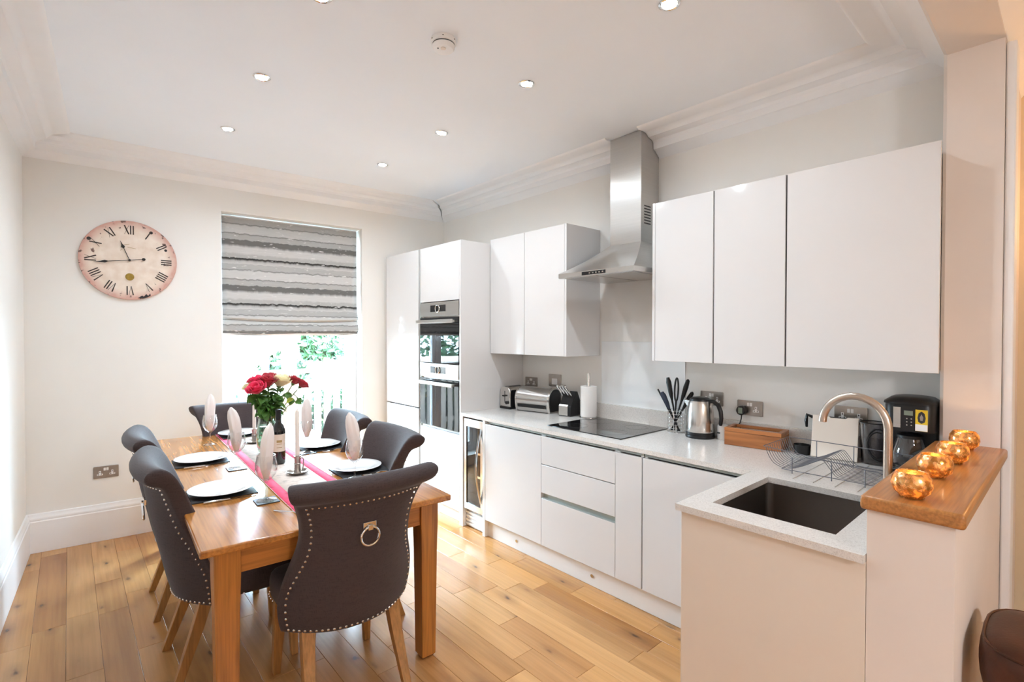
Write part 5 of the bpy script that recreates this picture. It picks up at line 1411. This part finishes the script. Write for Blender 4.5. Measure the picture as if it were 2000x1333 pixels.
# coffee machine
t = thing('coffee_maker', 'black filter coffee machine tucked against the pier', 'coffee machine', (2.85, 0.50, ZK))
obj('machine_base', MB().box(-0.11, 0.1, -0.095, 0.08, 0.001, 0.035), 'black', t, bev=0.008)
obj('column', MB().box(0.03, 0.1, -0.09, 0.075, 0.0355, 0.2), 'black', t, bev=0.006)
obj('brew_head', MB().loft([rring(-0.1, 0.1, -0.095, 0.08, 0.2005, 0.04), rring(-0.102, 0.1, -0.097, 0.082, 0.31, 0.04), rring(-0.1, 0.1, -0.095, 0.08, 0.318, 0.04)]), 'black', t, smooth=50)
obj('top_lid', MB().loft([rring(-0.108, 0.1, -0.1, 0.088, 0.3185, 0.045), rring(-0.106, 0.1, -0.099, 0.086, 0.328, 0.045), rring(-0.08, 0.085, -0.08, 0.066, 0.345, 0.05), rring(-0.05, 0.06, -0.055, 0.04, 0.35, 0.04)]), 'black', t, smooth=60)
fx = -0.1028
obj('steel_panel', MB().box(fx - 0.002, fx + 0.001, 0.018, 0.044, 0.215, 0.305), 'steel', t)
obj('clock_display', MB().box(fx - 0.002, fx + 0.001, -0.025, 0.006, 0.272, 0.292), 'lcd', t)
for i in range(2):
    for j in range(3): obj('button', MB().blob((fx, -0.004 - i * 0.016, 0.257 - j * 0.014), 0.003, 8, 5), 'pewter', t)
sk_ = obj('sticker', MB().box(fx - 0.0022, fx + 0.001, -0.0755, -0.034, 0.208, 0.3), 'sticker', t)
obj('sticker_panel', MB().box(fx - 0.0028, fx - 0.0023, -0.0755, -0.034, 0.209, 0.237), 'white_plastic', sk_)
obj('crest', MB().prism([(-0.055, 0.294), (-0.045, 0.285), (-0.041, 0.265), (-0.044, 0.248), (-0.055, 0.241), (-0.066, 0.248), (-0.069, 0.265), (-0.065, 0.285)], lambda a, b, h: (h, a, b), fx - 0.003, fx - 0.0023), 'chip', sk_)
obj('crest_centre', MB().prism([(-0.055, 0.282), (-0.049, 0.268), (-0.051, 0.254), (-0.059, 0.254), (-0.061, 0.268)], lambda a, b, h: (h, a, b), fx - 0.0034, fx - 0.0031), 'pewter', sk_)
cf = obj('carafe', MB().lathe([(0, 0.0365), (0.055, 0.0365), (0.064, 0.06), (0.064, 0.1), (0.05, 0.15), (0.046, 0.165), (0.0445, 0.165), (0.0485, 0.149), (0.062, 0.1), (0.062, 0.061), (0.053, 0.039), (0, 0.039)], 36, (-0.045, -0.005, 0)), 'smoke_glass', t, smooth=60)
obj('carafe_lid', MB().lathe([(0.0, 0.1655), (0.047, 0.1655), (0.047, 0.178), (0.03, 0.185), (0, 0.185)], 28, (-0.045, -0.005, 0)), 'black', cf)
obj('hot_plate', MB().lathe([(0, 0.0352), (0.066, 0.0352), (0.066, 0.0362), (0, 0.0362)], 32, (-0.045, -0.005, 0)), 'chrome', t)
cdp = [Vector((0.05, 0.08, 0.02)), Vector((0.02, 0.1, 0.03))]
lc = Vector((-0.005, 0.175, 0.095))
for i in range(22):
    a = -pi / 2 + i * 2 * pi * 1.55 / 21
    cdp.append(Vector((0.01 - 0.001 * i, 0.118 + 0.05 * cos(a) * (1 - 0.008 * i), 0.105 + 0.08 * sin(a) * (1 - 0.012 * i))))
obj('power_cord', MB().tube(cdp, 0.004, 6), 'black', t, smooth=60)
# dish rack
t = thing('dish_rack', 'grey wire dish rack on the grooved draining area', 'dish rack', (2.58, 0.69, ZK))
WR = 0.0019
pf = smooth_rows([(0.275, 0.098), (0.262, 0.06), (0.235, 0.025), (0.185, 0.012), (0.13, 0.028), (0.07, 0.062), (0.04, 0.075), (0.022, 0.06), (-0.01, 0.018), (-0.04, 0.012), (-0.12, 0.012), (-0.175, 0.014), (-0.2, 0.03), (-0.215, 0.06)], 3)
NW = 13
for i in range(NW):
    xx = -0.145 + 0.29 * i / (NW - 1)
    obj('rack_wire', MB().tube([(xx, y, z + 0.006) for y, z in pf], WR * 0.8, 5), 'wire', t)
mb = MB().tube([(-0.155, 0.28, 0.106), (0.155, 0.28, 0.106), (0.155, -0.218, 0.1), (-0.155, -0.218, 0.066)], WR, 6, closed=True)
obj('top_rail', mb, 'wire', t)
obj('base_rail', MB().tube([(-0.153, 0.2, 0.0145), (0.153, 0.2, 0.0145), (0.153, -0.17, 0.0145), (-0.153, -0.17, 0.0145)], WR, 6, closed=True), 'wire', t)
for yy, zt in ((0.155, 0.075), (0.0, 0.08), (-0.12, 0.075)):
    obj('leg', MB().tube([(-0.158, yy, 0.002), (-0.158, yy, zt)], WR * 1.2, 6), 'wire', t)
    obj('leg', MB().tube([(0.158, yy, 0.002), (0.158, yy, 0.104)], WR, 6), 'wire', t)

# ================================================================== BAR STOOL
t = thing('bar_stool', 'brown leather bar stool at the lounge side of the half wall', 'stool', (1.955, -0.004, 0), 0.0)
obj('seat', MB().loft([sup(q, -q, q, z, 32, 0.62) for q, z in ((0.14, 0.545), (0.172, 0.56), (0.183, 0.61), (0.184, 0.66), (0.179, 0.70), (0.16, 0.718), (0.09, 0.728), (0.02, 0.73))]), 'leather', t, sub=1)
obj('seam', MB().tube([(p[0], p[1], p[2]) for p in sup(0.173, -0.173, 0.173, 0.705, 32, 0.62)], 0.004, 6, closed=True), 'leather', t)
for sx in (-1, 1):
    for sy in (-1, 1): obj('leg', MB().loft([[(sx * q - h, sy * q - h, z), (sx * q + h, sy * q - h, z), (sx * q + h, sy * q + h, z), (sx * q - h, sy * q + h, z)] for q, z, h in ((0.16, 0.0, 0.014), (0.12, 0.4, 0.017), (0.1, 0.56, 0.019))]), 'oak_leg', t)
for sx, sy in ((1, 0), (-1, 0), (0, 1), (0, -1)): obj('footrest', MB().tube([(sx * 0.135 - sy * 0.125, sy * 0.135 - sx * 0.125, 0.25), (sx * 0.135 + sy * 0.125, sy * 0.135 + sx * 0.125, 0.25)], 0.01, 8), 'oak_leg', t)
